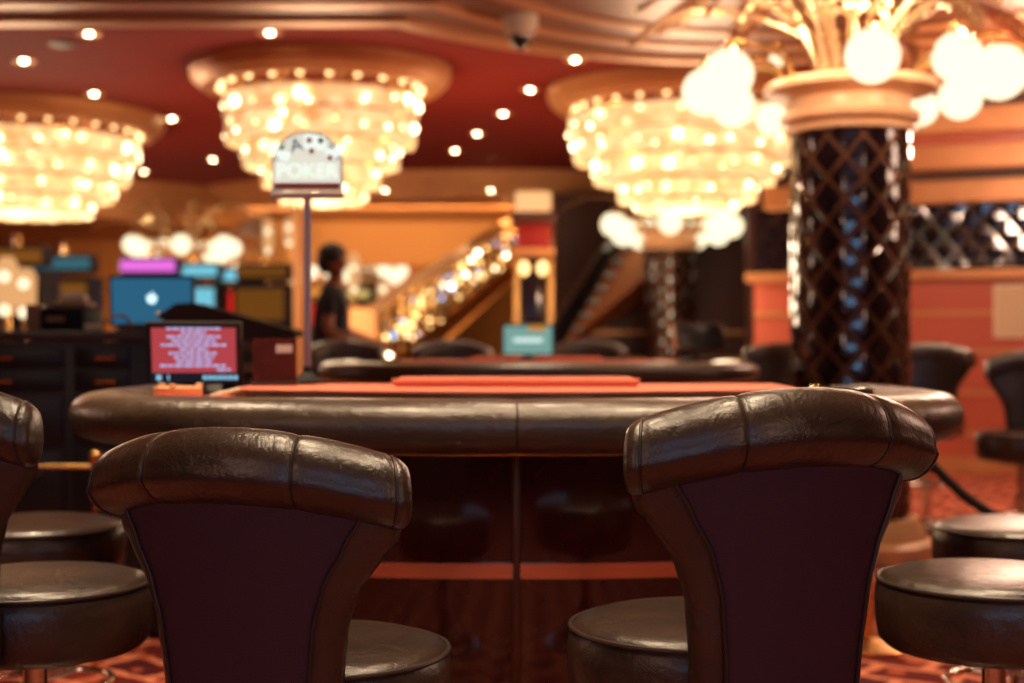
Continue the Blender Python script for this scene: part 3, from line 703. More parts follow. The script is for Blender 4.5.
# ------------------------------------------------------------------ columns with globes and palm fronds
def make_column(x, y, label, detail=True, rz=0, globes=None, rows=True, zc=2.375):
    t = empty('palm_column', (x, y, 0), rz); tag(t, label, 'column', 'black mirror columns with globe lamps')
    Rs = .293
    b = MB(); b.lathe([(.40, 0), (.41, .03), (.41, .08), (.37, .10), (.36, .15), (.345, .17), (.33, .20), (.305, .205)], n=56); b.build('base', M_cream if detail else M_gold, t)
    # quilted mirror tiles
    NA = 10; hv = .21; vs = []; fs = []; gm = MB(); z0 = .205; z1 = 2.135
    core = MB(); core.lathe([(Rs - .007, z0), (Rs - .007, z1)], n=60)
    shaft = core.build('shaft', M_lattice, t)
    trnd = random.Random(21); tiles = MB(); rowsn = int((z1 - z0) / (hv / 2)) + 2
    for r_ in range(rowsn):
        zc_r = z0 + r_ * hv / 2
        for k in range(NA):
            a0 = 2 * PI * (k + .5 * (r_ % 2)) / NA
            hw = PI / NA * .86; hh = hv / 2 * .86
            grid = []
            nsub = 4 if detail else 2
            ta, tv = trnd.uniform(-.022, .022), trnd.uniform(-.030, .030)
            def pt(u, v, rr):
                rr += (ta * u * Rs + tv * v) if rr > Rs else 0
                z = zc_r + v; return (rr * math.cos(a0 + u), rr * math.sin(a0 + u), min(max(z, z0), z1))
            outer = []
            for q in range(4):
                A = [(1, 0), (0, 1), (-1, 0), (0, -1)][q]; B = [(0, 1), (-1, 0), (0, -1), (1, 0)][q]
                for s_ in range(nsub): f = s_ / nsub; outer.append((A[0] * (1 - f) + B[0] * f, A[1] * (1 - f) + B[1] * f))
            if zc_r - hh > z1 or zc_r + hh < z0: continue
            n = len(outer); vv = [pt(u * hw, v * hh, Rs - .006) for u, v in outer] + [pt(u * hw * .88, v * hh * .88, Rs + .003) for u, v in outer] + [pt(u * hw * .35, v * hh * .35, Rs + .0055) for u, v in outer] + [pt(0, 0, Rs + .006)]
            ff = []
            for i in range(n):
                j = (i + 1) % n
                ff += [(i, j, n + j, n + i), (n + i, n + j, 2 * n + j, 2 * n + i), (2 * n + i, 2 * n + j, 3 * n)]
            tiles.add(vv, ff)
    tiles.build('mirror_tiles', M_tile, shaft, angle=12)
    # capital
    b = MB(); b.lathe([(.300, 2.125), (.318, 2.13), (.322, 2.155), (.300, 2.165), (.315, 2.175), (.345, 2.185), (.352, 2.21), (.345, 2.222), (.312, 2.228), (.302, 2.255), (.306, 2.295), (.335, 2.318), (.405, 2.328), (.425, 2.335), (.432, 2.35), (.425, 2.375), (.40, 2.385), (.2, 2.39)], n=64); cap = b.build('capital', M_cream, t)
    # globes on curved arms
    if globes is None:
        globes = []
        for c3, a in enumerate((-90, -18, 54, 126, 198)):
            if c3 == 0: globes.append((.60 * math.cos(R(a)), .60 * math.sin(R(a)), 2.40, .135)); continue
            for da, rr, z in ((-11, .66, 2.40), (11, .70, 2.37), (2, .56, 2.28)): globes.append((rr * math.cos(R(a + da)), rr * math.sin(R(a + da)), z + .02, .135))
    for gx, gy, gz, gr in globes:
        a = math.atan2(gy, gx)
        b = MB(); b.sphere((gx, gy, gz), gr, 32 if detail else 20, 20 if detail else 12); g = b.build('globe', M_globe, t)
        L = math.hypot(gx, gy)
        b = MB(); b.tube(smooth_path([(.33 * math.cos(a), .33 * math.sin(a), 2.39), (.42 * math.cos(a), .42 * math.sin(a), 2.50), (max(L, .5) * .97 * math.cos(a), max(L, .5) * .97 * math.sin(a), gz + gr + .05), (gx, gy, gz + gr - .004)]), .010, 8); b.build('lamp_arm', M_brass, t)
        b = MB(); b.lathe([(.012, .02), (.04, .005), (.045, -.008)], c=(gx, gy, gz + gr), n=20); b.build('gallery', M_brass, g)
    # palm fronds
    nf = 26 if detail else 9
    rnd = random.Random(5)
    for k in range(nf):
        a = 2 * PI * (k + .3) / nf + rnd.uniform(-.08, .08); reach = rnd.uniform(.95, 1.3); top = rnd.uniform(2.78, 2.98)
        if k % 2: reach *= .62; top = rnd.uniform(2.92, 3.02)
        path = smooth_path([(.14 * math.cos(a), .14 * math.sin(a), 2.385), (.22 * math.cos(a), .22 * math.sin(a), 2.62), (reach * .55 * math.cos(a), reach * .55 * math.sin(a), top - .04), (reach * .85 * math.cos(a), reach * .85 * math.sin(a), top - .03), (reach * 1.08 * math.cos(a), reach * 1.08 * math.sin(a), top - .16)], 6)
        f = MB(); n = len(path); f.tube(path, [.016 * (1 - .75 * i / n) for i in range(n)], 6)
        side = Vector((-math.sin(a), math.cos(a), 0))
        lf = range(7, n, 1) if detail else range(8, n, 3)
        for i in lf:
            p = path[i]; tg = (path[min(i + 1, n - 1)] - path[i - 1]).normalized(); ln = .19 * math.sin(PI * min(1, (i - 5) / (n - 5)) * .86 + .2)
            for s in (-1, 1):
                d = (side * s * .7 + tg * 1.0 + Vector((0, 0, -.25))).normalized(); e = p + d * ln; m_ = p + d * ln * .45 + Vector((0, 0, .018))
                wv = tg.cross(d).normalized().cross(d).normalized() * .022
                f.add([p, m_ + wv, e, m_ - wv, m_ + Vector((0, 0, .010))], [(0, 1, 4), (1, 2, 4), (2, 3, 4), (3, 0, 4), (0, 3, 2, 1)])
        f.build('palm_frond', M_frond, t, angle=25)
    return t
def G(px, py, d, r, cx=1.71, cy=7.2):
    p = P(px, py, d); return (p.x - cx, p.y - cy, p.z, r)
make_column(1.712, 7.2, 'large black diamond-tiled column with white globes, right of centre before red wall', True, 0,
    [G(728, 75, 6.95, .124), G(705, 92, 7.2, .118), G(733, 106, 7.5, .112), G(872, 56, 6.62, .128), G(957, 57, 6.95, .122), G(999, 72, 6.75, .132), G(960, 98, 7.4, .112), G(920, 108, 7.9, .10), G(771, 118, 7.9, .085), G(776, 60, 7.7, .040)])
make_column(1.81, 16.3, 'distant globe-topped mirror column between the dark stair and the red wall', False, R(-6))
make_column(-4.63, 19.9, 'distant globe-topped column behind the blue computer monitor', False, R(13))
make_column(-4.45, 26.6, 'farthest globe-topped column, left of the sign pole', False, R(12))
make_column(-2.75, 26.9, 'farthest globe-topped column, behind the dealer', False, R(40))

# ------------------------------------------------------------------ chandeliers
def chandelier(x, y, Rr, tiers, label, zcl=3.30, drum=.18, seed=1):
    t = empty('chandelier', (x, y, 0)); tag(t, label, 'chandelier', 'round tiered crystal chandeliers')
    rnd = random.Random(seed)
    b = MB(); b.lathe([(Rr, zcl - .002), (Rr, zcl - drum * .35), (Rr - .03, zcl - drum * .45), (Rr - .02, zcl - drum * .6), (Rr - .10, zcl - drum), (Rr - .20, zcl - drum), (Rr - .22, zcl - drum * .55), (Rr - .30, zcl - drum * .5), (Rr - .30, zcl - .02)], n=72, cap=False)
    b.build('ceiling_ring', M_gold, t, angle=30)
    b = MB(); b.lathe([(Rr - .29, zcl - .025), (Rr - .29, zcl - .03), (.02, zcl - .03)], n=60, cap=False); b.build('ceiling_plate', M_redceil, t)
    zt = zcl - .225
    r0 = tiers[0][0]
    for k in range(10):
        a = 2 * PI * k / 10; b = MB(); b.box((r0 * .93 * math.cos(a), r0 * .93 * math.sin(a), zcl - drum * .55), (.04, .14, drum * 1.0), rot=Matrix.Rotation(a, 3, 'Z')); b.build('bracket', M_gold, t)
    nb = int(22 * Rr)
    for k in range(nb):
        a = 2 * PI * k / nb; b = MB(); b.sphere(((Rr - .245) * math.cos(a), (Rr - .245) * math.sin(a), zcl - drum * .95), .026, 10, 8); b.build('rim_bulb', M_smallbulb, t)
    for ti, (r, h, nbulb) in enumerate(tiers):
        n = int(2 * PI * r / .034); m = MB()
        for k in range(n):
            a = 2 * PI * (k + rnd.uniform(-.1, .1)) / n; w_ = .014; ca, sa = math.cos(a), math.sin(a)
            rr = r + rnd.uniform(-.006, .006); zb = zt - h - rnd.uniform(0, .02)
            c = []
            for z, q in ((zt, .8), (zb + .03, 1.0), (zb, .15)):
                for dx, dy in ((w_, 0), (0, w_), (-w_, 0), (0, -w_)):
                    lx, ly = rr + dx * q, dy * q; c.append((lx * ca - ly * sa, lx * sa + ly * ca, z))
            m.add(c, [(0, 1, 5, 4), (1, 2, 6, 5), (2, 3, 7, 6), (3, 0, 4, 7), (4, 5, 9, 8), (5, 6, 10, 9), (6, 7, 11, 10), (7, 4, 8, 11), (8, 9, 10, 11)])
        co = m.build('crystal_tier', M_crystal, t, smooth=False)
        m = MB(); m.lathe([(r + .012, zt - .004), (r + .016, zt - .012), (r + .012, zt - .022), (r - .02, zt - .022)], n=64, cap=False); m.build('hoop', M_brass, co)
        m = MB(); m.lathe([(r - .03, zt), (r - .035, zt - h * .9), (.01, zt - h * .92)], n=48, cap=False); m.build('inner_diffuser', M_crystal, co)
        for k in range(int(nbulb * 1.5)):
            a = 2 * PI * (k + rnd.uniform(-.9, .9)) / (nbulb * 1.5); z = zt - h * rnd.uniform(.30, .80)
            b = MB(); b.sphere(((r + .018) * math.cos(a), (r + .018) * math.sin(a), z), rnd.choice((.012, .016, .02, .034)), 10, 8); b.build('bulb', M_bulb if rnd.random() < .5 else M_bulb2, co)
        zt -= h * .92
    m = MB(); m.lathe([(.02, zt - .05), (.10, zt - .03), (tiers[-1][0] * .9, zt + .015)], n=40, cap=False); m.build('bottom_bowl', M_crystal, t)
    l = bpy.data.lights.new('chandelier_glow', 'POINT'); l.energy = 110 * Rr; l.color = (1, .74, .48); l.shadow_soft_size = .45
    lo = bpy.data.objects.new('chandelier_glow', l); C.objects.link(lo); lo.parent = t; lo.location = (0, 0, zt - .55)
    return t
chandelier(-1.555, 11.6, 1.06, [(.77, .19, 18), (.76, .22, 20), (.62, .20, 16), (.47, .17, 12), (.33, .15, 8)], 'crystal chandelier in the centre left, just above the arched sign', seed=2)
chandelier(-4.86, 14.0, 1.41, [(1.13, .22, 26), (1.05, .22, 26), (.90, .19, 22), (.70, .17, 16)], 'large crystal chandelier cut by the left edge of the photo', seed=3)
chandelier(1.55, 12.6, 1.24, [(1.03, .22, 24), (.99, .20, 24), (.81, .20, 20), (.60, .18, 14), (.44, .10, 10)], 'crystal chandelier beside the white globes of the large column', seed=4)

# ------------------------------------------------------------------ ceiling, soffits, walls
def struct(o): o['kind'] = 'structure'; return o
X0, X1, Y0, Y1, ZC = -9.5, 7.5, -4.0, 30.0, 3.30
b = MB(); b.box(((X0 + X1) / 2, (Y0 + Y1) / 2, -.05), (X1 - X0, Y1 - Y0, .1)); struct(b.build('floor', M_carpet, smooth=False))
b = MB(); b.box(((X0 + X1) / 2, (Y0 + Y1) / 2, ZC + .05), (X1 - X0, Y1 - Y0, .1)); struct(b.build('ceiling', M_redceil, smooth=False))
b = MB(); b.box(((X0 + X1) / 2, Y1 + .05, ZC / 2), (X1 - X0, .1, ZC)); struct(b.build('wall_back', M_tan, smooth=False))
b = MB(); b.box(((X0 + X1) / 2, Y0 - .05, ZC / 2), (X1 - X0, .1, ZC)); struct(b.build('wall_front', M_brownd, smooth=False))
b = MB(); b.box((X0 - .05, (Y0 + Y1) / 2, ZC / 2), (.1, Y1 - Y0, ZC)); struct(b.build('wall_left', M_bronze, smooth=False))
b = MB(); b.box((X1 + .05, (Y0 + Y1) / 2, ZC / 2), (.1, Y1 - Y0, ZC)); struct(b.build('wall_right', M_bronze, smooth=False))
# near soffit: dropped slab with a round bay about the big column, with gold mouldings along its edge
def soffit_outline(off):
    cx, cy, rr = 1.71, 7.2, 2.98 + off; ye = 8.93 + off
    a0 = math.asin((ye - cy) / rr); pts = [(X0, Y0), (X1, Y0), (X1, ye)] if False else [(X0 + .0, Y0 + .0)]
    pts = [(X0, Y0), (X1, Y0), (X1, ye)]
    for k in range(33):
        a = a0 + (PI - 2 * a0) * k / 32; pts.append((cx + rr * math.cos(a), cy + rr * math.sin(a)))
    pts += [(-3.2, ye), (-3.9, ye + .35), (-4.1, ye + 1.3), (X0, ye + 1.3)]
    return pts
b = MB(); b.prism(soffit_outline(0), 3.10, ZC); struct(b.build('ceiling_soffit', M_bronze, smooth=False))
def edge_trim(off0, off1, z0, z1, m, name):
    A = soffit_outline(off0)[2:]; B = soffit_outline(off1)[2:]; n = len(A)
    v = [(x, y, z0) for x, y in A] + [(x, y, z0) for x, y in B] + [(x, y, z1) for x, y in A] + [(x, y, z1) for x, y in B]
    f = []
    for i in range(n - 1):
        f += [(i, i + 1, n + i + 1, n + i), (2 * n + i, 3 * n + i, 3 * n + i + 1, 2 * n + i + 1), (i, 2 * n + i, 2 * n + i + 1, i + 1), (n + i, n + i + 1, 3 * n + i + 1, 3 * n + i)]
    bb = MB(); bb.add(v, f); return struct(bb.build(name, m, smooth=False))
edge_trim(-.10, .03, 3.06, 3.12, M_gold, 'trim_1')
edge_trim(-.52, -.42, 3.075, 3.10, M_gold, 'trim_2')
edge_trim(-.95, -.85, 3.08, 3.10, M_gold, 'trim_3')
# round far drums
def drum(cx, cy, rr, z1, idx, n=90):
    b = MB(); b.lathe([(rr, ZC), (rr, z1 + .21), (rr - .14, z1 + .20), (rr - .14, z1 + .11), (rr - .30, z1 + .10), (rr - .30, z1), (rr - .9, z1 - .005), (rr - .92, z1 + .02), (.2, z1 + .02)], c=(cx, cy, 0), n=n, cap=False)
    return struct(b.build('ceiling_drum_%d' % idx, M_gold, angle=30))
drum(-.25, 23.6, 5.3, 2.98, 1)
drum(-6.6, 21.8, 2.7, 2.80, 2)
# right-hand stepped bulkhead over the red wall
WA, WB = Vector((2.12, 12.45, 0)), Vector((X1, 10.25, 0))
wd = (WB - WA).normalized(); wn = Vector((wd.y, -wd.x, 0))        # towards the camera
if wn.y > 0: wn = -wn
def wallstrip(o0, o1, z0, z1, m, name, a=WA, bb_=WB, ex=0):
    p = [a + wn * o0 - wd * ex, bb_ + wn * o0, bb_ + wn * o1, a + wn * o1 - wd * ex]
    b = MB(); b.prism([(q.x, q.y) for q in p], z0, z1); return b.build(name, m, smooth=False)
struct(wallstrip(0, -.25, 0, 1.60, M_redwall, 'wall_panelled'))
struct(wallstrip(.10, -.30, 1.60, 1.675, M_gold, 'trim_4', ex=.06))
for i, z in enumerate((1.30, .98, .64, .30)): struct(wallstrip(.012, 0, z, z + .035, M_gold, 'trim_%d' % (5 + i)))
struct(wallstrip(.03, 0, 0, .12, M_gold, 'baseboard_right'))
struct(wallstrip(-.02, -.25, 1.675, 2.23, M_tile, 'wall_mirrored'))
steps = [(-.25, .22, 2.22, 2.40), (-.25, .34, 2.40, 2.46), (-.25, .55, 2.46, 2.64), (-.25, .66, 2.64, 2.70), (-.25, .90, 2.70, 2.88), (-.25, 1.02, 2.88, 2.95), (-.25, 1.30, 2.95, 3.14), (-.25, 1.42, 3.14, 3.30)]
for i, (o0, o1, z0, z1) in enumerate(steps):
    struct(wallstrip(o0, o1, z0, z1, (M_gold, M_brownd, M_gold, M_redwall, M_gold, M_brownd, M_gold, M_gold)[i], 'ceiling_step_%d' % (i + 1), a=WA + wd * max(0, o1 - .1) * 1.05))
# mirrored wall quilting, one mesh
q = MB(); L = (WB - WA).length; nx = int(L / .20)
for r_ in range(5):
    for k in range(nx):
        cx_ = (k + .5 + .5 * (r_ % 2)) * .20; cz = 1.70 + .02 + r_ * .125
        if cx_ > L - .1: continue
        vv = []
        for (u, v, o) in ((.092, 0, 0), (0, .115, 0), (-.092, 0, 0), (0, -.115, 0), (0, 0, .007)):
            p = WA + wd * (cx_ + u) + wn * (-.018 + o); vv.append((p.x, p.y, min(max(cz + v, 1.676), 2.218)))
        q.add(vv, [(0, 1, 4), (1, 2, 4), (2, 3, 4), (3, 0, 4)])
struct(q.build('wall_mirrored_quilting', M_tile, smooth=False))
# white notice at the right edge
nt_ = WA + wd * 2.16 + wn * .012
t = empty('wall_notice', (nt_.x, nt_.y, 1.33), math.atan2(wd.y, wd.x)); tag(t, 'pale framed notice on the red wall at the right edge', 'notice')
b = MB(); b.box((0, 0, 0), (.34, .012, .44), bev=.003); b.build('frame', M_whitep, t)
b = MB(); b.box((0, -.007, 0), (.29, .003, .39)); b.build('sheet', mat('notice_paper', srgb(214, 190, 150), .6), t)
b = MB(); b.box((-1.75, 22.7, 2.64), (4.2, .2, .70)); struct(b.build('wall_mezzanine', M_tan, smooth=False))
# dark partition behind the second column
b = MB(); b.box((2.1, 18.6, 1.5), (3.1, .3, 3.0)); struct(b.build('wall_partition', M_brownd, smooth=False))
b = MB(); b.box((4.9, 15.2, 1.65), (4.8, .2, 3.3)); struct(b.build('wall_side_partition', M_brownd, smooth=False))
for i, z in enumerate((1.20, .85)):
    b = MB(); b.box((2.1, 18.43, z), (3.1, .04, .05)); struct(b.build('trim_%d' % (10 + i), M_gold, smooth=False))

# ------------------------------------------------------------------ downlights, camera, vent
def downlight(x, y, z, label, power=26, lens=.027):
    t = empty('downlight', (x, y, z)); tag(t, label, 'downlight', 'recessed ceiling downlights')
    b = MB(); b.lathe([(.085, 0), (.092, -.006), (.086, -.014), (.062, -.010), (.055, -.001)], n=28, cap=False); b.build('trim_ring', M_gold, t)
    b = MB(); b.sphere((0, 0, -.008), lens, 18, 10, sc3=(1, 1, .45)); b.build('lens', M_down, t)
    if power:
        l = bpy.data.lights.new('downlight_beam', 'SPOT'); l.energy = power; l.spot_size = R(95); l.spot_blend = .6; l.color = (1, .78, .52); l.shadow_soft_size = .06
        lo = bpy.data.objects.new('downlight_beam', l); C.objects.link(lo); lo.parent = t; lo.location = (0, 0, -.05)
    return t
DL = [(89, 33, 'in red ceiling above the left chandelier, near the gold edge'), (24, 60, 'in red ceiling nearest the left edge of the photo'),
      (94, 93, 'in red ceiling right above the left chandelier rim'), (172, 118, 'between the left and centre chandeliers, nearer one'),
      (213, 159, 'lowest between the left and centre chandeliers, by the round gold drum'), (236, 137, 'touching the lower left of the centre chandelier tiers'),
      (144, 171, 'beside the lowest right tiers of the left chandelier'),
      (270, 32, 'directly above the centre chandelier ring'), (466, 33, 'left of the dome security camera'), (575, 59, 'nearest the curved gold soffit edge'),
      (530, 89, 'second of the row running down from the curved soffit edge'), (503, 113, 'third of the row running down from the curved soffit edge'),
      (477, 133, 'fourth of the row running down from the curved soffit edge'), (455, 150, 'last and farthest of the row right of the centre chandelier')]
for px, py, lb in DL:
    d = (ZC - H) * F / (341.5 - py); downlight((px - 512) * d / F, d, ZC, 'lit recessed downlight ' + lb, power=30)
for px, py, lb in ((385, 190, 'in the far gold drum, below the centre chandelier'), (491, 190, 'in the far gold drum, above the gold stair')):
    d = (2.98 - H) * F / (341.5 - py); downlight((px - 512) * d / F, d, 2.985, 'lit recessed downlight ' + lb, power=30)
for px, py, lb in ((128, 222, 'under the far left round drum, above the globe-topped column'), (52, 238, 'farthest left one below the large left chandelier')):
    d = (2.80 - H) * F / (341.5 - py); downlight((px - 512) * d / F, d, 2.822, 'lit recessed downlight ' + lb, power=15)
downlight(3.78, 11.35, 2.64, 'lit recessed downlight in the stepped gold cornice over the red wall', power=40)
d = (ZC - .004 - H) * F / (341.5 - 44)
b = MB(); b.lathe([(.10, 0), (.11, -.008), (.10, -.014), (.02, -.012)], n=28); o = b.build('ceiling_speaker', M_brownd, loc=((63 - 512) * d / F, d, ZC)); tag(o, 'dark round speaker grille in the red ceiling near the upper left corner', 'speaker')
t = empty('security_camera', (.052, 8.80, 3.10)); t.scale = (.95, .95, 1.35); tag(t, 'cream dome security camera under the gold soffit near the top edge', 'security camera')
b = MB(); b.lathe([(.115, 0), (.115, -.05), (.10, -.075), (.02, -.076)], n=32); b.build('housing', M_whitep, t)
b = MB(); b.sphere((0, 0, -.085), .075, 20, 12); b.build('dome', M_black, t)
b = MB(); b.lathe([(.088, -.076), (.092, -.09), (.080, -.10)], n=32, cap=False); b.build('ring', M_whitep, t)
# downlights above the near tables (out of frame, they light the leather)
NEAR = [(-1.35, 3.7, 260), (-.45, 2.75, 110), (.10, 3.9, 140), (.60, 2.75, 110), (1.25, 3.6, 170), (-.42, 1.75, 75), (.52, 1.75, 75), (-1.3, .1, 110), (1.3, .1, 110), (0, -.9, 110), (0.1, 8.0, 170), (2.5, 5.2, 120), (2.6, 8.6, 110), (-2.2, 5.6, 35), (3.2, 9.8, 90)]
for i, (x, y, pw) in enumerate(NEAR):
    l = bpy.data.lights.new('table_downlight', 'SPOT'); l.energy = pw; l.spot_size = R(75); l.spot_blend = .7; l.color = (1, .74, .47); l.shadow_soft_size = .08
    lo = bpy.data.objects.new('table_downlight', l); C.objects.link(lo); lo.location = (x, y, 3.08)

# ------------------------------------------------------------------ stairs
def stair(name, A, B, width, label, cat='staircase', bal=True, side_m=None, hgt=.92, thick=.22):
    """A foot, B head of the near stringer; width goes away from the camera"""
    t = empty(name, (A.x, A.y, 0)); tag(t, label, cat)
    A0 = Vector((0, 0, A.z)); D = B - A; n = max(6, int(D.z / .16)); hor = Vector((D.x, D.y, 0)); hn = hor.normalized()
    wv = Vector((-hn.y, hn.x, 0)); 
    if wv.y < 0: wv = -wv
    s = MB()
    for i in range(n):
        p0 = A0 + D * (i / n); q = hor / n; z = A.z + D.z * (i + 1) / n
        c = [p0, p0 + q, p0 + q + wv * width, p0 + wv * width]
        s.prism([(v.x, v.y) for v in c], z - .16 - .04, z)
    s.build('steps', M_brownd, t, smooth=False)
    def band(z0, z1, off, th, m, nm):
        b = MB(); pts = []
        for w_ in (off, off + th):
            for q_, zz in ((A0, z0), (A0 + D, z0), (A0 + D, z1), (A0, z1)): pts.append(q_ + wv * w_ + Vector((0, 0, zz)))
        b.add(pts, [(0, 1, 2, 3), (7, 6, 5, 4), (0, 4, 5, 1), (3, 2, 6, 7), (0, 3, 7, 4), (1, 5, 6, 2)])
        return b.build(nm, m, t, smooth=False)
    band(-thick, .10, -.04, .06, side_m or M_brass_m, 'stringer')
    if bal:
        b = MB(); b.prism([(v.x, v.y) for v in (Vector((0, 0, 0)) - hn * .5, Vector((0, 0, 0)) + hn * .3, wv * width + hn * .3, wv * width - hn * .5)], 0, A.z - .02); b.build('landing', M_brownd, t, smooth=False)
        band(.06, .12, -.06, .09, M_brass, 'bottom_rail')
        b = MB(); b.tube([A0 + Vector((0, 0, hgt)) - wv * .015, A0 + D + Vector((0, 0, hgt)) - wv * .015], .05, 12); b.build('handrail', M_cream, t)
        b = MB(); b.tube([A0 + Vector((0, 0, hgt - .16)) - wv * .015, A0 + D + Vector((0, 0, hgt - .16)) - wv * .015], .022, 10); b.build('lower_rail', M_brass, t)
        nb = 17
        for i in range(nb + 1):
            p = A0 + D * (i / nb) - wv * .015
            b = MB(); b.tube([p + Vector((0, 0, .08)), p + Vector((0, 0, .3)), p + Vector((0, 0, hgt))], [.012, .02, .012], 8)
            if i < nb:      # scroll between the balusters
                c = p + D / nb * .5; r_ = D.length / nb * .40; pts = []
                for k in range(22):
                    g = 2 * PI * k / 22 * 1.6; rr = r_ * (1 - .6 * k / 22); pts.append(c + Vector((0, 0, .38)) + hn * rr * math.cos(g) + Vector((0, 0, rr * math.sin(g))))
                b.tube(pts, .012, 6); b.sphere(c + Vector((0, 0, .62)), .035, 10, 8)
            b.build('baluster', M_brass, t)
        rnd = random.Random(11)
        cols = [M_smallbulb] * 6
        for i in range(74):
            u = rnd.random(); hgt_ = rnd.uniform(.12, hgt - .12); p = A0 + D * u - wv * .07 + Vector((0, 0, hgt_))
            b = MB(); b.sphere(p, rnd.uniform(.014, .028), 8, 6); b.build('crystal_light', M_stair[rnd.choice((0, 0, 0, 0, 0, 1, 2, 2))], t)
    return t
M_stair = [emat('amber_crystal_light', (1, .60, .22, 1), 5, False), emat('white_crystal_light', (1, .85, .6, 1), 14, False), emat('blue_crystal_light', (.12, .40, .8, 1), 3, False)]
sa = P(395, 364, 15.2); sb = P(514, 268, 21.2)
slope = (sb - sa); low = sa - slope * ((sa.z - .60) / slope.z)
stair('staircase', low, sb, .7, 'gold staircase with glittering scrollwork balustrade rising right behind the dealer', thick=.14, hgt=.76)
# dark underside panel of the gold stair
b = MB(); A_, B_ = low + Vector((.15, .03, 0)), sb + Vector((0, .03, 0))
b.add([(A_.x, A_.y + .05, 0), (B_.x, B_.y + .05, 0), (B_.x, B_.y + .05, B_.z - .18), (A_.x, A_.y + .05, A_.z - .16), (A_.x, A_.y + .15, 0), (B_.x, B_.y + .15, 0), (B_.x, B_.y + .15, B_.z - .18), (A_.x, A_.y + .15, A_.z - .16)], [(0, 1, 2, 3), (7, 6, 5, 4), (0, 4, 5, 1), (3, 2, 6, 7), (0, 3, 7, 4), (1, 5, 6, 2)])
struct(b.build('wall_under_stair', M_black, smooth=False))
# dark curved stair with tan underside
def dark_stair():
    a, c = P(548, 335, 15.6), P(646, 178, 17.4)
    t = empty('staircase', (a.x, a.y, 0)); tag(t, 'dark staircase with a tan sloping underside, right of the small red column', 'staircase')
    D = c - a; off = Vector((.25, .25, -.1))
    def quad(nm, pts, th, m):
        pts = [Vector(p) - Vector((a.x, a.y, 0)) for p in pts]; b = MB(); k = len(pts)
        b.add(pts + [p + th for p in pts], [tuple(range(k)), tuple(reversed(range(k, 2 * k)))] + [(i, (i + 1) % k, k + (i + 1) % k, k + i) for i in range(k)]); return b.build(nm, m, t, smooth=False)
    quad('balustrade', [a, c, c + Vector((0, 0, -.36)), a + Vector((.0, 0, -.36))], Vector((0, .08, 0)), M_black)
    hr = MB(); hr.tube([Vector((0, -.02, a.z + .02)), D + Vector((0, -.02, a.z + .02))], .025, 8); hr.build('handrail', M_dark, t)
    quad('soffit', [a + Vector((.04, .1, -.28)), c + Vector((.04, .1, -.38)), P(760, 186, 17.9), P(650, 304, 17.9), P(566, 306, 17.2)], Vector((0, .12, .05)), M_soffit2)
    n = 12; s = MB()
    for i in range(n):
        p = D * (i / n); s.box((p.x + .1, p.y + .45, a.z + p.z - .25), (.20, .6, .07))
    s.build('steps', M_dark, t, smooth=False)
    quad('newel', [a + Vector((-.04, 0, .1)), a + Vector((.06, 0, .1)), Vector((a.x + .06, a.y, 0)), Vector((a.x - .04, a.y, 0))], Vector((0, .1, 0)), M_dark)
dark_stair()
# small red and gold column beside the gold stair
t = empty('pilaster_lamp', ((533 - 512) * 13.2 / F, 13.2, 0)); tag(t, 'slim red and gold column with lit lantern top, beside the gold stair', 'column')
def zz(py, d=13.2): return H + (341.5 - py) * d / F
b = MB(); b.box((0, 0, (zz(212) + zz(193)) / 2), (.33, .33, zz(193) - zz(212)), bev=.03); b.build('lantern', emat('lit_lantern', (1, .50, .20, 1), 1.1), t)
b = MB(); b.box((0, 0, zz(219)), (.40, .40, .11), bev=.02); b.build('cornice', M_brownd, t)
b = MB(); b.box((0, 0, zz(238)), (.32, .32, .26), bev=.02); b.build('red_block', mat('deep_red_lacquer', srgb(140, 34, 26), .3), t)
b = MB(); b.box((0, 0, zz(253)), (.38, .38, .07), bev=.015); b.build('moulding', M_gold, t)
b = MB(); b.box((0, 0, zz(257) / 2 - .02), (.26, .26, zz(257)), bev=.02); b.build('shaft', M_tile, t)
for sx in (-1, 1):
    b = MB(); b.sphere((sx * .085, -.17, zz(269)), .05, 14, 10, sc3=(1, .8, 1.35)); b.build('reflection_bead', emat('glowing_reflection', (1, .55, .2, 1), 3, False), t)  # glowing beads stand in for lights reflected in the shaft
    b = MB(); b.box((sx * .155, -.02, zz(257) / 2), (.03, .3, zz(257) - .08), bev=.008); b.build('corner_strip', M_brass_m, t)
b = MB(); b.box((0, 0, .08), (.40, .40, .16), bev=.02); b.build('base', M_gold, t)

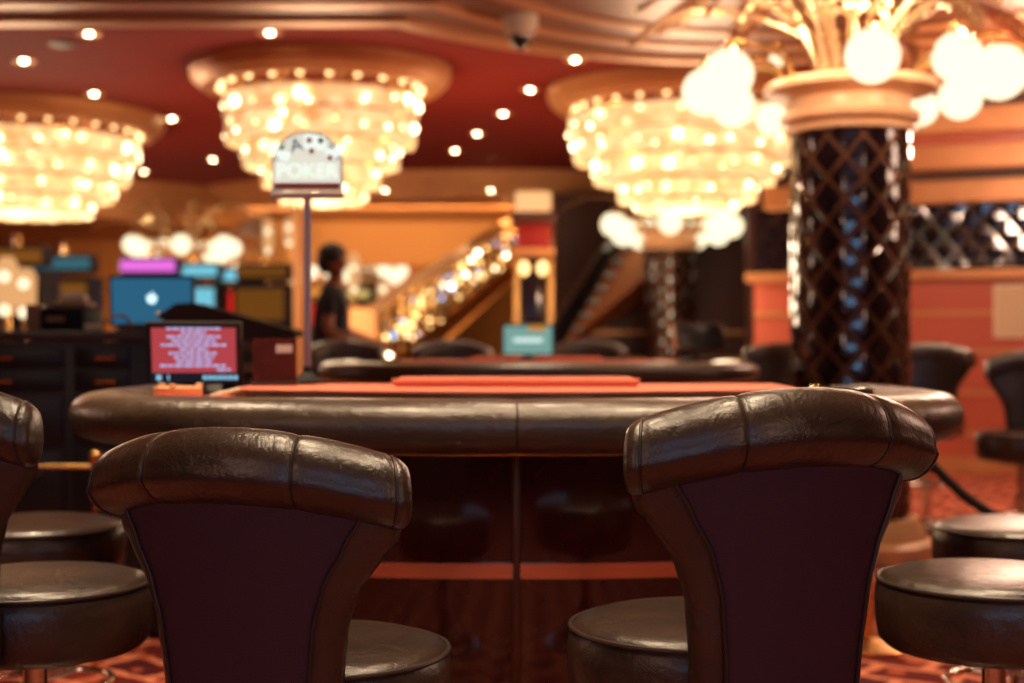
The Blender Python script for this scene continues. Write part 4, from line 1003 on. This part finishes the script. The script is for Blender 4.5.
# ------------------------------------------------------------------ slot machines at the back left
def slot_machine(x, y, rz, col, st, col2, label, top=True, lit=.9):
    t = empty('slot_machine', (x, y, 0), rz); tag(t, label, 'slot machine', 'slot machines at the back')
    b = MB(); b.box((0, .05, .35), (.62, .52, .70), bev=.02); b.box((0, .12, 1.18), (.60, .36, 1.0), bev=.03); b.build('cabinet', M_blackm, t)
    sm = emat('screen_' + label[:18], col, st); s2 = emat('topper_' + label[:18], col2, st)
    b = MB(); b.box((0, -.069, 1.46), (.50, .012, .32)); b.build('screen', sm, t, smooth=False)
    b = MB(); b.box((0, -.069, 1.10), (.46, .012, .22)); b.build('pay_table', M_dark, t, smooth=False)
    b = MB(); b.box((0, -.12, .78), (.60, .24, .06), rot=Matrix.Rotation(R(-10), 3, 'X'), bev=.01); dk = b.build('button_deck', M_dark, t)
    for k in range(4):
        b = MB(); b.lathe([(.03, 0), (.03, .02)], c=(-.2 + .13 * k, -.14, .815), n=14); b.build('button', s2, dk)
    b = MB(); b.box((0, .10, 1.80), (.58, .20, .18), bev=.04); tp = b.build('topper', M_blackm, t)
    b = MB(); b.box((0, -.004, 1.80), (.52, .012, .11)); b.build('topper_panel', s2, tp, smooth=False)
    b = MB(); b.lathe([(.03, 0), (.03, .08), (.02, .1)], c=(0, .1, 1.89), n=14); b.build('signal_lamp', M_brass, tp)
    return t
BL, CY, PK, RD, YE, AM = srgb(60, 130, 200), srgb(120, 200, 220), srgb(230, 110, 220), srgb(220, 40, 30), srgb(250, 210, 120), srgb(240, 150, 60)
slots = [(148, 13.5, BL, 1.0, PK, 'slot machine with pink-lit topper behind the blue computer monitor'),
         (192, 14.5, CY, .9, CY, 'slot machine with pale blue topper, between blue monitor and sign pole'),
         (238, 15.5, RD, 1.0, CY, 'slot machine with red screen, left of the sign pole'),
         (262, 14.7, AM, .16, AM, 'slot machine with dim amber screen, just left of the sign pole'),
         (352, 21.6, AM, .7, YE, 'slot machine with amber glow behind the dealer arms'),
         (62, 13.1, AM, .2, CY, 'slot machine with small pale topper above the receipt printer'),
         (12, 12.0, AM, .22, AM, 'slot machine at the far left edge, below the left chandelier'),
         (322, 20.6, RD, .9, AM, 'slot machine with red screen behind the dealer head'),
         (425, 23.5, BL, .8, AM, 'farthest slot machine with blue screen, behind the gold balustrade')]
for px, d, c1, st, c2, lb in slots: slot_machine((px - 512) * d / F, d, R(random.uniform(-8, 8)), c1, st, c2, lb)
# crystal table lamps at the far left
def lamp(px, py, d, label, h=.34, base=None):
    p = P(px, py, d); t = empty('crystal_lamp', (p.x, p.y, 0)); tag(t, label, 'lamp')
    b = MB(); b.lathe([(.14, 0), (.14, .03), (.03, .06), (.025, p.z - h / 2)], n=24); b.build('stand', M_brass, t)
    b = MB(); b.lathe([(.045, p.z - h / 2), (.075, p.z - h / 4), (.08, p.z + h / 3), (.045, p.z + h / 2)], n=24); b.build('lamp_shade', emat('lit_shade', (1, .50, .20, 1), .75, False), t)
    for z_ in (p.z - h / 2 + .02, p.z + .06):
        b = MB(); b.sphere((.01, -.085, z_), .042, 16, 10); b.build('bulb', M_globe, t)
lamp(7, 285, 10.6, 'tall lit lamp at the far left edge under the large chandelier', .42)
lamp(26, 292, 10.9, 'tall lit lamp right beside the one at the left edge', .36)
lamp(354, 272, 20.5, 'cluster lamp glowing just right of the dealer head', .55)
lamp(383, 294, 18.6, 'round lit lamp between dealer and gold stair', .30)
lamp(268, 236, 21.0, 'tall bright lamp behind the sign pole, left side', .50)
lamp(289, 232, 21.4, 'narrow bright lamp between sign pole and its left neighbour', .40)
# peach upholstered armchair behind the dealer's arms
def armchair():
    p = P(366, 315, 12.6); t = empty('armchair', (p.x - .06, 12.6, 0), R(30)); tag(t, 'peach high-backed armchair behind the dealer arms', 'armchair')
    M_p = mat('peach_upholstery', srgb(240, 168, 112), .7)
    b = MB(); b.box((0, 0, .42), (.56, .56, .16), bev=.06); b.build('seat', M_p, t)
    b = MB(); b.box((0, .25, .92), (.54, .16, .92), bev=.07); b.build('backrest', M_p, t)
    for s in (-1, 1):
        b = MB(); b.box((s * .28, 0, .62), (.11, .50, .13), bev=.05); b.build('armrest', M_p, t)
        for yy in (-.2, .2): b = MB(); b.tube([(s * .22, yy, 0), (s * .22, yy, .36)], .02, 8); b.build('leg', M_dark, t)
armchair()
# gold pole-like column left of the sign pole
t = empty('gold_column', ((299 - 512) * 14.2 / F, 14.2, 0)); tag(t, 'slim gold column directly behind the sign pole', 'column')
b = MB(); b.lathe([(.065, .1), (.055, 1.2), (.065, 3.2)], n=28); b.build('shaft', M_gold, t)
b = MB(); b.lathe([(.13, 0), (.13, .08), (.09, .11)], n=28); b.build('base', M_gold, t)
b = MB(); b.lathe([(.09, 3.15), (.13, 3.22), (.14, 3.295)], n=28); b.build('capital', M_gold, t)
# barrier rope on the right
t = empty('barrier_rope', (1.62, 4.9, 0)); tag(t, 'black barrier rope hanging in a curve behind the seats on the right', 'rope')
b = MB(); b.tube(smooth_path([P(868, 418, 5.0) - Vector((1.62, 4.9, 0)), P(905, 437, 5.0) - Vector((1.62, 4.9, 0)), P(935, 468, 4.95) - Vector((1.62, 4.9, 0)), P(970, 500, 4.9) - Vector((1.62, 4.9, 0)), P(1010, 521, 4.85) - Vector((1.62, 4.9, 0)), P(1060, 522, 4.8) - Vector((1.62, 4.9, 0)), P(1100, 490, 4.8) - Vector((1.62, 4.9, 0))]), .017, 12); b.build('rope', M_blackm, t)
for px in (867, 1102):
    p = P(px, 415 if px < 1000 else 486, 5.0 if px < 1000 else 4.8) - Vector((1.62, 4.9, 0))
    b = MB(); b.lathe([(.15, 0), (.15, .015), (.02, .04), (.018, p.z + .04), (.03, p.z + .06), (.01, p.z + .085)], c=(p.x, p.y, 0), n=24); b.build('post', M_brass, t)

# ------------------------------------------------------------------ added wall and fill lights; screen light from the hall behind the photographer
def area(name, loc, rot, sx, sy, e, col):
    l = bpy.data.lights.new(name, 'AREA'); l.shape = 'RECTANGLE'; l.size = sx; l.size_y = sy; l.energy = e; l.color = col
    o = bpy.data.objects.new(name, l); C.objects.link(o); o.location = loc; o.rotation_euler = rot
area('screen_wall_light', (0, -3.6, 1.9), (R(90), 0, 0), 3.4, .8, 16, (.25, .62, 1.0))
area('screen_light', (1.1, -1.8, 1.4), (R(90), 0, R(10)), .12, .45, 2, (.2, .6, 1.0))
area('wall_wash', (-1.75, 20.2, 2.93), (R(82), 0, 0), 4, .15, 75, (1, .62, .30))  # added area lights that brighten the tan walls, no fixtures
area('wall_wash', (-2.6, 27.6, .3), (R(115), 0, 0), 10, .4, 160, (1, .58, .26))
def glow(x, y, z, e, r=.5, col=(1, .64, .46)):  # added fill lights without fixtures: room ambience, bulkhead, capital and fronds
    l = bpy.data.lights.new('fill_glow', 'POINT'); l.energy = e; l.color = col; l.shadow_soft_size = r
    o = bpy.data.objects.new('fill_glow', l); C.objects.link(o); o.location = (x, y, z)
glow(-3.4, -2.0, 2.5, 45); glow(3.4, -2.0, 2.5, 45); glow(-6.5, 7, 2.1, 60); glow(5.5, 6, 2.5, 90); glow(-7, 16, 2.2, 120); glow(3.4, 9.2, 2.5, 110, .2); glow(1.36, 6.55, 2.42, 10, .06); glow(2.02, 6.50, 2.42, 10, .06); glow(1.71, 6.70, 2.66, 10, .04); glow(1.2, 6.9, 2.6, 10, .04); glow(2.2, 6.9, 2.6, 10, .04); glow(1.0, 7.4, 2.62, 8, .04)

area('purple_fill', (0, -3.8, 1.6), (R(90), 0, 0), 10, 2.2, 16, (.8, .42, .6))  # added area light lifting dark surfaces that face the camera
w = bpy.data.worlds.new('world'); sc.world = w; w.use_nodes = True
w.node_tree.nodes['Background'].inputs[0].default_value = (.30, .09, .06, 1); w.node_tree.nodes['Background'].inputs[1].default_value = .3

cam = bpy.data.cameras.new('camera'); co = bpy.data.objects.new('camera', cam); C.objects.link(co)
co.location = (0, 0, H); co.rotation_euler = (R(90), 0, 0); cam.lens = 50; cam.sensor_width = 36; cam.clip_start = .05; cam.clip_end = 100
cam.dof.use_dof = True; cam.dof.focus_distance = 2.08; cam.dof.aperture_fstop = 2.8
sc.camera = co
sc.view_settings.view_transform = 'Standard'; sc.view_settings.look = 'None'; sc.view_settings.gamma = 1; sc.view_settings.use_curve_mapping = False
sc.view_settings.exposure = .14
sc.cycles.max_bounces = 7; sc.cycles.diffuse_bounces = 3; sc.cycles.glossy_bounces = 4; sc.cycles.transmission_bounces = 5
sc.cycles.sample_clamp_indirect = 4; sc.cycles.use_denoising = True; sc.cycles.caustics_reflective = False; sc.cycles.caustics_refractive = False
